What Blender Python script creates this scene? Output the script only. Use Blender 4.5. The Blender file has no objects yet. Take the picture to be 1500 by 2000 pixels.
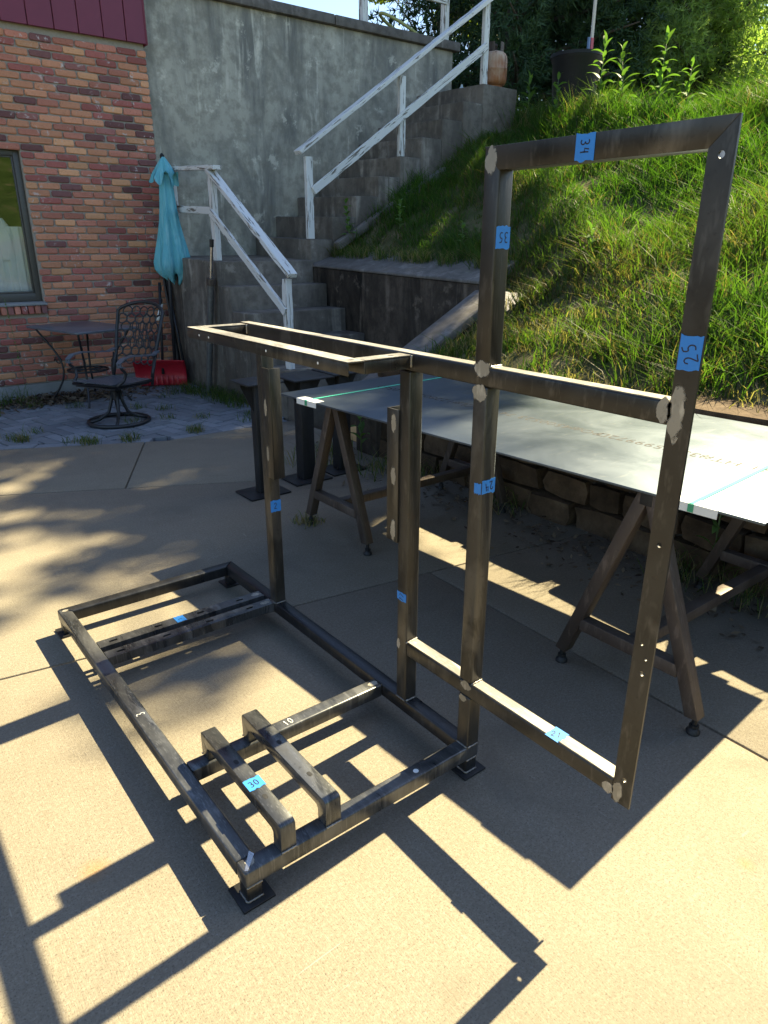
import bpy, bmesh, math, random
import numpy as np
from mathutils import Vector, Matrix
random.seed(7); RNG = np.random.default_rng(11)
R = math.radians
sc = bpy.context.scene
COL = sc.collection

# ------------------------------------------------------------------ camera
cam_d = bpy.data.cameras.new('camera'); cam = bpy.data.objects.new('camera', cam_d); COL.objects.link(cam)
cam_d.sensor_fit = 'VERTICAL'; cam_d.sensor_height = 24.0; cam_d.lens = 24.0 * 1375.235 / 2000.0
cam_d.clip_start = 0.05; cam_d.clip_end = 2000
YAW, PITCH, ROLL = R(51.98697), R(20.96812), R(0.18115)
_f = Vector((math.cos(YAW) * math.cos(PITCH), math.sin(YAW) * math.cos(PITCH), -math.sin(PITCH)))
_r = Vector((math.sin(YAW), -math.cos(YAW), 0)); _u = _r.cross(_f)
_r2 = math.cos(ROLL) * _r + math.sin(ROLL) * _u; _u2 = -math.sin(ROLL) * _r + math.cos(ROLL) * _u
cm = Matrix((_r2, _u2, -_f)).transposed().to_4x4(); cm.translation = (-0.54353, -1.25918, 1.59867)
cam.matrix_world = cm
sc.camera = cam

# ------------------------------------------------------------------ sky, sun, exposure
SUN_EL, SUN_AZ = R(44.4), math.atan2(0.056, 1.0)      # sun stands towards +X, a touch to +Y
world = bpy.data.worlds.new('World'); sc.world = world; world.use_nodes = True
wn = world.node_tree; wn.nodes.clear()
sky = wn.nodes.new('ShaderNodeTexSky'); sky.sky_type = 'NISHITA'; sky.sun_disc = False
sky.sun_elevation = SUN_EL; sky.sun_rotation = math.pi / 2 - SUN_AZ
sky.altitude = 200; sky.air_density = 1.0; sky.dust_density = 0.6; sky.ozone_density = 1.5
bg = wn.nodes.new('ShaderNodeBackground'); bg.inputs['Strength'].default_value = 0.063
wo = wn.nodes.new('ShaderNodeOutputWorld')
wn.links.new(sky.outputs[0], bg.inputs[0]); wn.links.new(bg.outputs[0], wo.inputs[0])
sun_d = bpy.data.lights.new('sun', 'SUN'); sun_d.energy = 5.0; sun_d.angle = R(0.53); sun_d.color = (1.0, 0.86, 0.53)
sun = bpy.data.objects.new('sun', sun_d); COL.objects.link(sun)
_sd = Vector((math.cos(SUN_EL) * math.cos(SUN_AZ), math.cos(SUN_EL) * math.sin(SUN_AZ), math.sin(SUN_EL)))
sun.rotation_euler = _sd.to_track_quat('Z', 'Y').to_euler(); sun.location = _sd * 30
sc.view_settings.view_transform = 'Standard'; sc.view_settings.look = 'None'
sc.view_settings.exposure = 2.15; sc.view_settings.gamma = 1.0; sc.view_settings.use_curve_mapping = False
sc.cycles.max_bounces = 8; sc.cycles.transparent_max_bounces = 12; sc.cycles.diffuse_bounces = 3
sc.cycles.glossy_bounces = 3; sc.cycles.transmission_bounces = 4

# ------------------------------------------------------------------ helpers
def P(o, label=None, cat=None, group=None, kind=None):
    if label: o['label'] = label
    if cat: o['category'] = cat
    if group: o['group'] = group
    if kind: o['kind'] = kind
    return o

def thing(name, label, cat, loc=(0, 0, 0), group=None, kind=None):
    o = bpy.data.objects.new(name, None); COL.objects.link(o); o.location = loc; o.empty_display_size = 0.1
    o.rotation_euler = (0, 0, 0)
    if kind: o['kind'] = kind
    else: P(o, label, cat, group)
    return o

def put(name, me, parent=None, mat=None):
    o = bpy.data.objects.new(name, me); COL.objects.link(o)
    if mat is not None:
        if not me.materials: me.materials.append(mat)
        elif me.materials[0] != mat:
            o.material_slots[0].link = 'OBJECT'; o.material_slots[0].material = mat
    if parent is not None:
        o.parent = parent
        o.matrix_parent_inverse = Matrix.Translation(-world_loc(parent))
    return o

def world_loc(o):
    v = Vector(o.location)
    # all parts are authored in world coordinates; only roots carry a location
    return v if o.parent is None else world_loc(o.parent) * 0 + parent_off(o)

def parent_off(o):
    return Vector((0, 0, 0)) + (o.matrix_parent_inverse.translation + Vector(o.location) + world_loc(o.parent))

class MB:
    def __init__(self): self.v = []; self.f = []
    def add(self, vs, fs):
        n = len(self.v); self.v += [tuple(p) for p in vs]; self.f += [tuple(i + n for i in f) for f in fs]; return self
    def box(self, a, b):
        (x0, y0, z0), (x1, y1, z1) = a, b
        if x0 > x1: x0, x1 = x1, x0
        if y0 > y1: y0, y1 = y1, y0
        if z0 > z1: z0, z1 = z1, z0
        return self.add([(x0,y0,z0),(x1,y0,z0),(x1,y1,z0),(x0,y1,z0),(x0,y0,z1),(x1,y0,z1),(x1,y1,z1),(x0,y1,z1)],
                        [(0,3,2,1),(4,5,6,7),(0,1,5,4),(1,2,6,5),(2,3,7,6),(3,0,4,7)])
    def hexa(self, p):   # 8 points, bottom ring ccw then top ring
        return self.add(p, [(0,3,2,1),(4,5,6,7),(0,1,5,4),(1,2,6,5),(2,3,7,6),(3,0,4,7)])
    def bar(self, a, b, w, h, up=(0, 0, 1)):
        a = Vector(a); b = Vector(b); d = (b - a).normalized(); up = Vector(up)
        s = d.cross(up)
        if s.length < 1e-5: s = d.cross(Vector((1, 0, 0)))
        s.normalize(); t = s.cross(d); s *= w / 2; t *= h / 2
        return self.hexa([a-s-t, a+s-t, b+s-t, b-s-t, a-s+t, a+s+t, b+s+t, b-s+t])
    def prism(self, poly, z0, z1):   # ccw poly in xy
        n = len(poly)
        vs = [(x, y, z0) for x, y in poly] + [(x, y, z1) for x, y in poly]
        return self.add(vs, [tuple(range(n - 1, -1, -1)), tuple(range(n, 2 * n))] + [(i, (i+1) % n, (i+1) % n + n, i + n) for i in range(n)])
    def extrude(self, pts, d):       # planar polygon of 3d points extruded by vector d
        n = len(pts); d = Vector(d); pts = [Vector(p) for p in pts]
        return self.add(pts + [p + d for p in pts], [tuple(range(n - 1, -1, -1)), tuple(range(n, 2 * n))] + [(i, (i+1) % n, (i+1) % n + n, i + n) for i in range(n)])
    def tube(self, path, r, n=8, closed=False, caps=True):
        path = [Vector(p) for p in path]; m = len(path); rs = r if isinstance(r, (list, tuple)) else [r] * m
        vs = []; prev = None
        for i, p in enumerate(path):
            if closed: d = path[(i + 1) % m] - path[i - 1]
            else: d = path[min(i + 1, m - 1)] - path[max(i - 1, 0)]
            d.normalize()
            if prev is None:
                s = d.cross(Vector((0, 0, 1)))
                if s.length < 1e-3: s = d.cross(Vector((1, 0, 0)))
            else:
                s = prev - d * prev.dot(d)
            s.normalize(); prev = s; t = d.cross(s)
            for k in range(n):
                a = 2 * math.pi * k / n
                vs.append(p + (s * math.cos(a) + t * math.sin(a)) * rs[i])
        fs = []
        for i in range(m if closed else m - 1):
            j = (i + 1) % m
            for k in range(n): fs.append((i*n+k, i*n+(k+1) % n, j*n+(k+1) % n, j*n+k))
        if caps and not closed: fs += [tuple(range(n-1, -1, -1)), tuple((m-1)*n+k for k in range(n))]
        return self.add(vs, fs)
    def lathe(self, prof, c=(0, 0, 0), n=20):
        vs = []; fs = []; m = len(prof)
        for r, z in prof:
            for k in range(n):
                a = 2 * math.pi * k / n; vs.append((c[0] + r * math.cos(a), c[1] + r * math.sin(a), c[2] + z))
        for i in range(m - 1):
            for k in range(n): fs.append((i*n+k, i*n+(k+1) % n, (i+1)*n+(k+1) % n, (i+1)*n+k))
        if prof[0][0] > 1e-4: fs.append(tuple(range(n-1, -1, -1)))
        if prof[-1][0] > 1e-4: fs.append(tuple((m-1)*n+k for k in range(n)))
        return self.add(vs, fs)
    def mesh(self, name, bevel=0.0, seg=2, smooth=False):
        me = bpy.data.meshes.new(name); me.from_pydata(self.v, [], self.f); me.validate()
        bm = bmesh.new(); bm.from_mesh(me)
        bmesh.ops.recalc_face_normals(bm, faces=bm.faces)
        if bevel > 0:
            es = [e for e in bm.edges if len(e.link_faces) == 2 and e.calc_face_angle(0) > 0.5]
            bmesh.ops.bevel(bm, geom=es, offset=bevel, segments=seg, affect='EDGES', profile=0.5, clamp_overlap=True)
        bm.to_mesh(me); bm.free()
        if smooth or bevel > 0:
            me.polygons.foreach_set('use_smooth', [True] * len(me.polygons))
            if bevel > 0 or smooth == 'auto':
                try: me.set_sharp_from_angle(angle=R(42))
                except Exception: pass
        return me
    def build(self, name, mat, parent=None, bevel=0.0, seg=2, smooth=False):
        return put(name, self.mesh(name, bevel, seg, smooth), parent, mat)

def fastmesh(name, v, quads=None, tris=None, col=None):
    """numpy arrays to a mesh; col = per-vertex rgb"""
    me = bpy.data.meshes.new(name); v = np.asarray(v, np.float32)
    nq = 0 if quads is None else len(quads); nt = 0 if tris is None else len(tris)
    me.vertices.add(len(v)); me.vertices.foreach_set('co', v.ravel())
    loops = np.concatenate([a for a in ([] if not nq else [np.asarray(quads, np.int32).ravel()]) + ([] if not nt else [np.asarray(tris, np.int32).ravel()])])
    me.loops.add(len(loops)); me.loops.foreach_set('vertex_index', loops)
    st = np.concatenate([np.arange(nq) * 4, nq * 4 + np.arange(nt) * 3]).astype(np.int32)
    me.polygons.add(nq + nt); me.polygons.foreach_set('loop_start', st)
    me.update(calc_edges=True); me.validate()
    if col is not None:
        a = me.attributes.new('tint', 'FLOAT_COLOR', 'POINT')
        c = np.ones((len(v), 4), np.float32); c[:, :3] = col; a.data.foreach_set('color', c.ravel())
    return me

# ------------------------------------------------------------------ node material helper
class M:
    def __init__(self, name):
        self.m = bpy.data.materials.new(name); self.m.use_nodes = True; self.t = self.m.node_tree
        self.t.nodes.clear(); self.out = self.n('ShaderNodeOutputMaterial')
        self.b = self.n('ShaderNodeBsdfPrincipled'); self.l(self.b.outputs[0], self.out.inputs[0])
    def n(self, k): return self.t.nodes.new(k)
    def l(self, a, b): self.t.links.new(a, b)
    def val(self, sock, v):
        if hasattr(v, 'is_output') or hasattr(v, 'links'): self.l(v, sock)
        elif isinstance(v, tuple) and len(v) == 3 and sock.type == 'RGBA': sock.default_value = (*v, 1)
        else: sock.default_value = v
    def pos(self, kind='world', scale=(1, 1, 1)):
        if kind == 'world': o = self.n('ShaderNodeNewGeometry').outputs['Position']
        else: o = self.n('ShaderNodeTexCoord').outputs['Object']
        mp = self.n('ShaderNodeMapping'); self.l(o, mp.inputs[0]); mp.inputs['Scale'].default_value = scale
        return mp.outputs[0]
    def noise(self, vec, s, d=4, r=0.55, dist=0.0):
        x = self.n('ShaderNodeTexNoise'); self.l(vec, x.inputs['Vector'])
        x.inputs['Scale'].default_value = s; x.inputs['Detail'].default_value = d; x.inputs['Roughness'].default_value = r
        x.inputs['Distortion'].default_value = dist
        return x.outputs['Fac']
    def voro(self, vec, s, feat='F1'):
        x = self.n('ShaderNodeTexVoronoi'); x.feature = feat; self.l(vec, x.inputs['Vector']); x.inputs['Scale'].default_value = s
        return x.outputs['Distance']
    def ramp(self, fac, stops):
        x = self.n('ShaderNodeValToRGB'); self.l(fac, x.inputs[0]); e = x.color_ramp.elements
        while len(e) < len(stops): e.new(0.5)
        for i, (p, c) in enumerate(stops):
            e[i].position = p; e[i].color = (*c, 1) if isinstance(c, tuple) else (c, c, c, 1)
        return x.outputs[0]
    def mix(self, fac, a, b, mode='MIX'):
        x = self.n('ShaderNodeMix'); x.data_type = 'RGBA'; x.blend_type = mode
        self.val(x.inputs[0], fac); self.val(x.inputs[6], a); self.val(x.inputs[7], b)
        return x.outputs[2]
    def math(self, op, a, b=0.5):
        x = self.n('ShaderNodeMath'); x.operation = op; self.val(x.inputs[0], a); self.val(x.inputs[1], b); return x.outputs[0]
    def rand(self): return self.n('ShaderNodeObjectInfo').outputs['Random']
    def attr(self, n):
        x = self.n('ShaderNodeAttribute'); x.attribute_name = n; return x.outputs['Color']
    def bump(self, h, strength=0.3, dist=0.01, prev=None):
        x = self.n('ShaderNodeBump'); x.inputs['Strength'].default_value = strength; x.inputs['Distance'].default_value = dist
        self.l(h, x.inputs['Height'])
        if prev is not None: self.l(prev, x.inputs['Normal'])
        self.l(x.outputs[0], self.b.inputs['Normal']); return x.outputs[0]
    def set(self, **k):
        names = {'col': 'Base Color', 'rough': 'Roughness', 'metal': 'Metallic', 'spec': 'Specular IOR Level', 'trans': 'Transmission Weight', 'ior': 'IOR'}
        for a, v in k.items(): self.val(self.b.inputs[names[a]], v)
        return self

def simple(name, col, rough=0.6, metal=0.0, var=0.15, scale=20, kind='world', bump=0.0):
    m = M(name); p = m.pos(kind); n = m.noise(p, scale, 5)
    c = m.mix(n, tuple(c * (1 - var) for c in col), tuple(min(1, c * (1 + var)) for c in col))
    m.set(col=c, rough=rough, metal=metal)
    if bump: m.bump(n, bump, 0.004)
    return m.m

# ---- materials
def mk_slab():
    m = M('slab_concrete'); p = m.pos()
    big = m.noise(p, 0.9, 5, 0.6); mid = m.noise(p, 6, 6, 0.62); fine = m.noise(p, 190, 3, 0.7)
    br = m.noise(m.pos('world', (260, 22, 60)), 1.0, 3, 0.6)
    c = m.ramp(big, [(0.3, (0.188, 0.160, 0.122)), (0.55, (0.220, 0.192, 0.145)), (0.75, (0.201, 0.173, 0.130))])
    c = m.mix(m.ramp(mid, [(0.35, 0.0), (0.7, 0.6)]), c, (0.246, 0.217, 0.170))
    g2 = m.noise(p, 85, 4, 0.75)
    c = m.mix(m.ramp(g2, [(0.35, 0.5), (0.60, 0.0)]), c, (0.134, 0.112, 0.085))
    c = m.mix(m.ramp(g2, [(0.55, 0.0), (0.75, 0.6)]), c, (0.284, 0.253, 0.200))
    sp = m.ramp(fine, [(0.34, 0.8), (0.46, 0.0)])
    c = m.mix(sp, c, (0.081, 0.068, 0.055))
    sp2 = m.ramp(m.noise(p, 120, 2, 0.5), [(0.64, 0.0), (0.72, 0.6)])
    c = m.mix(sp2, c, (0.268, 0.253, 0.225))
    st = m.ramp(m.noise(p, 1.7, 3, 0.5, 1.2), [(0.60, 0.0), (0.72, 0.35)])
    c = m.mix(st, c, (0.112, 0.096, 0.076))
    # two rust blooms and pale scrapes
    for cx, cy, rr in ((-0.27, 0.36, 0.05), (1.02, -0.88, 0.06), (1.15, -0.72, 0.03)):
        vm = m.n('ShaderNodeVectorMath'); vm.operation = 'DISTANCE'; m.l(m.n('ShaderNodeNewGeometry').outputs['Position'], vm.inputs[0]); vm.inputs[1].default_value = (cx, cy, 0)
        d = m.math('ADD', vm.outputs['Value'], m.math('MULTIPLY', m.math('SUBTRACT', mid, 0.5), rr * 1.6))
        c = m.mix(m.ramp(m.math('DIVIDE', d, rr), [(0.0, 0.40), (1.0, 0.0)]), c, (0.319, 0.151, 0.036))
    c = m.mix(m.ramp(m.noise(p, 0.55, 4, 0.6, 0.8), [(0.50, 0.0), (0.70, 0.55)]), c, (0.141, 0.125, 0.094))
    c = m.mix(m.ramp(m.noise(p, 13, 5, 0.7), [(0.58, 0.0), (0.72, 0.35)]), c, (0.129, 0.112, 0.081))
    scr2 = m.noise(m.pos('world', (40, 4, 1)), 1.1, 2, 0.4, 0.8)
    c = m.mix(m.math('MULTIPLY', m.ramp(scr2, [(0.72, 0.0), (0.75, 1.0)]), m.ramp(m.noise(p, 1.4, 2), [(0.55, 0.0), (0.63, 0.5)])), c, (0.334, 0.310, 0.252))
    scr = m.noise(m.pos('world', (3, 46, 1)), 1.3, 2, 0.4, 0.6)
    sm = m.math('MULTIPLY', m.ramp(scr, [(0.70, 0.0), (0.73, 1.0)]), m.ramp(m.noise(p, 2.2, 2), [(0.52, 0.0), (0.62, 0.55)]))
    c = m.mix(sm, c, (0.279, 0.263, 0.249))
    m.set(col=c, rough=0.85, spec=0.25)
    h = m.math('ADD', m.math('MULTIPLY', fine, 0.6), m.math('MULTIPLY', br, 0.5))
    m.bump(h, 0.55, 0.004)
    return m.m
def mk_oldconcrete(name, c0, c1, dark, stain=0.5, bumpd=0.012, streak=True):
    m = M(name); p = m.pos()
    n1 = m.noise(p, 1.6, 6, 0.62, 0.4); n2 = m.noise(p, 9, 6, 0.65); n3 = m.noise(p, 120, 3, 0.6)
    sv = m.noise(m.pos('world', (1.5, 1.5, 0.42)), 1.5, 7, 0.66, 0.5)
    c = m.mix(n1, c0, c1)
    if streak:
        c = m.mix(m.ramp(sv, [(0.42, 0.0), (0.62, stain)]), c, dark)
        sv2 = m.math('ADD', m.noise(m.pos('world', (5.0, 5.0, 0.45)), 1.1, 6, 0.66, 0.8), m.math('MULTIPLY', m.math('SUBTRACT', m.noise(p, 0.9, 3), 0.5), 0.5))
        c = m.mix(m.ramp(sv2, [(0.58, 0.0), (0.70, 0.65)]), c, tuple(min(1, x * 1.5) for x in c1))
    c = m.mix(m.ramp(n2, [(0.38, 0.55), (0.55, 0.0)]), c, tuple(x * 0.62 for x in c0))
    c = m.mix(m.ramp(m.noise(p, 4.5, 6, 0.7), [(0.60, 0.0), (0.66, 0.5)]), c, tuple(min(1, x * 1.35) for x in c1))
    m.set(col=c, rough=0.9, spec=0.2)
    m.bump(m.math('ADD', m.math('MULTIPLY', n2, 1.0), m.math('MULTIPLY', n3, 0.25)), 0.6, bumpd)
    return m.m
def mk_steel(name='mill_steel', c0=(0.028, 0.026, 0.023), c1=(0.062, 0.058, 0.052), r0=0.27, metal=0.55, patch=True, rust=0.0):
    m = M(name); p = m.pos('obj')
    rv = m.n('ShaderNodeVectorMath'); rv.operation = 'ADD'; m.l(p, rv.inputs[0]); m.l(m.rand(), rv.inputs[1]); q = rv.outputs[0]
    zs = m.n('ShaderNodeMapping'); m.l(q, zs.inputs[0]); zs.inputs['Scale'].default_value = (1, 0.35, 0.22)
    n1 = m.noise(zs.outputs[0], 9, 5, 0.6, 0.8); n2 = m.noise(q, 60, 4, 0.6); n3 = m.noise(q, 400, 2, 0.5)
    c = m.mix(m.ramp(n1, [(0.35, 0.0), (0.65, 1.0)]), c0, c1)
    if patch: c = m.mix(m.ramp(m.noise(zs.outputs[0], 6.5, 4, 0.55, 1.5), [(0.56, 0.0), (0.63, 0.6)]), c, tuple(min(1, x * 1.8) for x in c1))
    c = m.mix(m.ramp(n2, [(0.6, 0.0), (0.75, 0.5)]), c, tuple(x * 0.55 for x in c0))
    ss = m.n('ShaderNodeMapping'); m.l(q, ss.inputs[0]); ss.inputs['Scale'].default_value = (1, 0.16, 0.05); sn = m.noise(ss.outputs[0], 260, 3, 0.6)
    c = m.mix(m.ramp(sn, [(0.55, 0.0), (0.72, 0.45)]), c, tuple(min(1, x * 2.1) for x in c1))
    c = m.mix(m.ramp(m.noise(q, 26, 5, 0.7), [(0.62, 0.0), (0.70, rust)]), c, (0.085, 0.045, 0.024))
    m.set(col=c, metal=metal, rough=m.ramp(n1, [(0.3, r0), (0.7, r0 + 0.18)]))
    m.bump(m.math('ADD', n2, m.math('MULTIPLY', n3, 0.4)), 0.10, 0.002)
    return m.m
def mk_paintwood():
    m = M('peeling_white_paint'); p = m.pos('obj')
    p = m.pos('obj', (0.09, 1, 1))
    rv = m.n('ShaderNodeVectorMath'); rv.operation = 'ADD'; m.l(p, rv.inputs[0]); m.l(m.rand(), rv.inputs[1]); q = rv.outputs[0]
    g = m.noise(q, 42, 5, 0.62, 0.6); w = m.n('ShaderNodeTexWave'); m.l(q, w.inputs[0]); w.inputs['Scale'].default_value = 26; w.inputs['Distortion'].default_value = 4; w.inputs['Detail'].default_value = 3
    chip = m.ramp(g, [(0.56, 0.0), (0.60, 1.0)])
    wood = m.mix(m.noise(q, 40, 3), (0.10, 0.09, 0.075), (0.24, 0.21, 0.17))
    paint = m.mix(m.noise(q, 9, 4), (0.62, 0.62, 0.60), (0.78, 0.78, 0.76))
    m.set(col=m.mix(chip, paint, wood), rough=0.7); m.bump(chip, -0.5, 0.003)
    return m.m
def mk_brick(i, a, b):
    m = M('brick_clay_%d' % i); p = m.pos()
    n1 = m.noise(p, 30, 5, 0.65); n2 = m.noise(p, 9, 3, 0.5)
    c = m.mix(n1, a, b)
    hv = m.n('ShaderNodeHueSaturation'); m.l(c, hv.inputs['Color'])
    m.l(m.math('ADD', m.math('MULTIPLY', m.rand(), 0.45), 0.78), hv.inputs['Value'])
    c = hv.outputs[0]
    wm = m.math('MULTIPLY', m.ramp(m.noise(p, 16, 5, 0.7, 0.6), [(0.57, 0.0), (0.63, 1.0)]), m.ramp(m.noise(p, 3.6, 2, 0.5), [(0.52, 0.0), (0.60, 0.9)]))
    c = m.mix(wm, c, (0.58, 0.52, 0.49))
    c = m.mix(m.ramp(m.noise(p, 70, 4, 0.7), [(0.33, 0.7), (0.42, 0.0)]), c, tuple(x * 0.4 for x in a))
    m.set(col=c, rough=0.88, spec=0.2); m.bump(m.math('ADD', n1, m.math('MULTIPLY', m.noise(p, 130, 3), 0.4)), 0.55, 0.005)
    return m.m
def mk_leaf(name, tint=None, col=(0.08, 0.14, 0.03), trans=0.45, rough=0.55):
    m = M(name); m.t.nodes.remove(m.b)
    c = m.attr('tint') if tint else None
    if c is None:
        n = m.rand(); c = m.mix(n, tuple(x * 0.8 for x in col), tuple(x * 1.25 for x in col))
    d = m.n('ShaderNodeBsdfPrincipled'); m.l(c, d.inputs['Base Color']); d.inputs['Roughness'].default_value = rough; d.inputs['Specular IOR Level'].default_value = 0.25
    tr = m.n('ShaderNodeBsdfTranslucent'); m.l(m.mix(1.0, c, (1.3, 1.45, 0.5), 'MULTIPLY'), tr.inputs[0])
    mx = m.n('ShaderNodeMixShader'); mx.inputs[0].default_value = trans
    m.l(d.outputs[0], mx.inputs[1]); m.l(tr.outputs[0], mx.inputs[2]); m.l(mx.outputs[0], m.out.inputs[0])
    return m.m

MAT = {}
MAT['slab'] = mk_slab()
MAT['wallc'] = mk_oldconcrete('weathered_wall_concrete', (0.30, 0.28, 0.225), (0.54, 0.505, 0.415), (0.135, 0.135, 0.125), 0.85)
MAT['stairc'] = mk_oldconcrete('stair_concrete', (0.14, 0.12, 0.10), (0.27, 0.24, 0.20), (0.05, 0.041, 0.034), 0.55, 0.008)
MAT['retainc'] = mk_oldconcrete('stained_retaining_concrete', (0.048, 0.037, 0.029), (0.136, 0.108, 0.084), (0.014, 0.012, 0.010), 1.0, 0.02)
MAT['copingc'] = mk_oldconcrete('coping_concrete', (0.13, 0.118, 0.107), (0.20, 0.182, 0.168), (0.1, 0.09, 0.08), 0.3, 0.01)
MAT['steel'] = mk_steel(rust=0.2)
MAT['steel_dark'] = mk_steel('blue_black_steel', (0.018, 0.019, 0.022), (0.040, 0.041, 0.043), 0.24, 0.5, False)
MAT['ground_metal'] = mk_steel('ground_bright_steel', (0.25, 0.23, 0.19), (0.37, 0.34, 0.285), 0.40, 0.45, False)
MAT['sunlit_steel'] = mk_steel('sunlit_top_steel', (0.250, 0.234, 0.207), (0.367, 0.347, 0.308), 0.34, 0.35, True)  # lighter copy of the steel, sunlight on the tops put into its colour
MAT['base_steel'] = mk_steel('base_mill_steel', (0.034, 0.037, 0.042), (0.125, 0.127, 0.13), 0.22, 0.6, True)
def mk_fade(name, axes):
    mm = MAT['ground_metal'].copy(); mm.name = name; t = mm.node_tree; bs = [n for n in t.nodes if n.type == 'BSDF_PRINCIPLED'][0]; out = [n for n in t.nodes if n.type == 'OUTPUT_MATERIAL'][0]
    tc = t.nodes.new('ShaderNodeTexCoord'); mp_ = t.nodes.new('ShaderNodeMapping'); t.links.new(tc.outputs['Generated'], mp_.inputs[0])
    mp_.inputs['Scale'].default_value = tuple(2.0 if a in axes else 0.0 for a in 'xyz'); mp_.inputs['Location'].default_value = tuple(-1.0 if a in axes else 0.0 for a in 'xyz')
    ln = t.nodes.new('ShaderNodeVectorMath'); ln.operation = 'LENGTH'; t.links.new(mp_.outputs[0], ln.inputs[0])
    nz = t.nodes.new('ShaderNodeTexNoise'); t.links.new(tc.outputs['Object'], nz.inputs['Vector']); nz.inputs['Scale'].default_value = 70; nz.inputs['Detail'].default_value = 4
    ad = t.nodes.new('ShaderNodeMath'); ad.operation = 'MULTIPLY_ADD'; t.links.new(nz.outputs['Fac'], ad.inputs[0]); ad.inputs[1].default_value = 1.1; t.links.new(ln.outputs['Value'], ad.inputs[2])
    rp = t.nodes.new('ShaderNodeValToRGB'); t.links.new(ad.outputs[0], rp.inputs[0]); rp.color_ramp.elements[0].position = 0.95; rp.color_ramp.elements[0].color = (1, 1, 1, 1); rp.color_ramp.elements[1].position = 1.0; rp.color_ramp.elements[1].color = (0, 0, 0, 1)
    dv = t.nodes.new('ShaderNodeMath'); dv.operation = 'MULTIPLY'; t.links.new(ad.outputs[0], dv.inputs[0]); dv.inputs[1].default_value = 0.66; t.links.new(dv.outputs[0], rp.inputs[0])
    rp.color_ramp.elements[0].position = 0.88; rp.color_ramp.elements[1].position = 1.0
    tr_ = t.nodes.new('ShaderNodeBsdfTransparent'); mx = t.nodes.new('ShaderNodeMixShader'); t.links.new(rp.outputs[0], mx.inputs[0]); t.links.new(tr_.outputs[0], mx.inputs[1]); t.links.new(bs.outputs[0], mx.inputs[2]); t.links.new(mx.outputs[0], out.inputs[0])
    return mm
MAT['ground_x'] = mk_fade('ground_weld_side', 'yz'); MAT['ground_z'] = mk_fade('ground_weld_top', 'xy')
MAT['rust_steel'] = mk_steel('rusted_steel', (0.061, 0.045, 0.036), (0.108, 0.085, 0.071), 0.45, 0.4, False)
MAT['black_steel'] = mk_steel('black_painted_steel', (0.012, 0.012, 0.013), (0.025, 0.025, 0.027), 0.45, 0.2, False)
MAT['weld'] = mk_steel('weld_bead_steel', (0.16, 0.15, 0.135), (0.3, 0.28, 0.25), 0.3, 0.7, False)
MAT['chrome'] = mk_steel('chromed_rod', (0.45, 0.45, 0.46), (0.6, 0.6, 0.6), 0.2, 0.95, False)
MAT['paintwood'] = mk_paintwood()
MAT['tape'] = simple('blue_masking_tape', (0.025, 0.20, 0.58), 0.55, 0, 0.08, 60)
MAT['ink'] = simple('black_marker', (0.01, 0.01, 0.02), 0.5)
MAT['chalk'] = simple('white_chalk', (0.75, 0.75, 0.72), 0.9)
MAT['print'] = simple('grey_print', (0.018, 0.018, 0.022), 0.7)
MAT['mortar'] = simple('mortar', (0.32, 0.285, 0.24), 0.95, 0, 0.25, 45, bump=0.5)
BR = [mk_brick(0, (0.494, 0.210, 0.115), (0.608, 0.294, 0.180)), mk_brick(1, (0.437, 0.158, 0.103), (0.532, 0.231, 0.168)),
      mk_brick(2, (0.323, 0.100, 0.081), (0.408, 0.147, 0.126)), mk_brick(3, (0.14, 0.065, 0.065), (0.22, 0.10, 0.09)),
      mk_brick(4, (0.56, 0.27, 0.14), (0.68, 0.36, 0.20)), mk_brick(5, (0.30, 0.12, 0.10), (0.38, 0.17, 0.15))]
MAT['siding'] = simple('maroon_siding', (0.17, 0.022, 0.05), 0.5, 0, 0.12, 8)
MAT['found'] = simple('foundation_concrete', (0.25, 0.25, 0.24), 0.9, 0, 0.25, 9, bump=0.5)
MAT['winframe'] = simple('bronze_window_frame', (0.085, 0.08, 0.07), 0.45, 0.2, 0.15, 30)
MAT['soil'] = simple('soil', (0.06, 0.05, 0.037), 0.95, 0, 0.5, 14, bump=0.8)
MAT['sand'] = simple('paver_bedding', (0.05, 0.05, 0.045), 0.95, 0, 0.5, 30, bump=0.6)
MAT['black_iron'] = simple('black_cast_iron', (0.030, 0.031, 0.034), 0.42, 0.3, 0.2, 40)
MAT['tabletop'] = simple('dark_table_top', (0.12, 0.138, 0.165), 0.3, 0.2, 0.35, 12)
MAT['red'] = simple('red_plastic', (0.42, 0.015, 0.03), 0.4, 0, 0.12, 15)
MAT['pole'] = simple('dark_grey_pole', (0.035, 0.037, 0.042), 0.45, 0.3, 0.2, 30)
MAT['board'] = simple('weathered_board', (0.05, 0.045, 0.042), 0.8, 0, 0.3, 25)
MAT['blackplastic'] = simple('black_plastic', (0.004, 0.004, 0.005), 0.65, 0, 0.3, 15)
MAT['strap'] = simple('green_strap', (0.08, 0.52, 0.36), 0.35, 0, 0.08, 40)
MAT['cardboard'] = simple('white_edge_guard', (0.72, 0.72, 0.69), 0.7, 0, 0.08, 30)
MAT['bark'] = simple('bark', (0.07, 0.055, 0.042), 0.95, 0, 0.4, 25, bump=0.8)
MAT['curtain'] = simple('white_curtain', (0.86, 0.87, 0.86), 0.85, 0, 0.06, 10)
MAT['room'] = simple('dim_room', (0.05, 0.05, 0.05), 0.9)
MAT['stem'] = simple('green_stem', (0.10, 0.15, 0.05), 0.6)
MAT['hose'] = simple('yellow_green_hose', (0.36, 0.38, 0.14), 0.5, 0, 0.15, 25)
MAT['grass'] = mk_leaf('grass_blades', True, trans=0.5)
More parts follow.
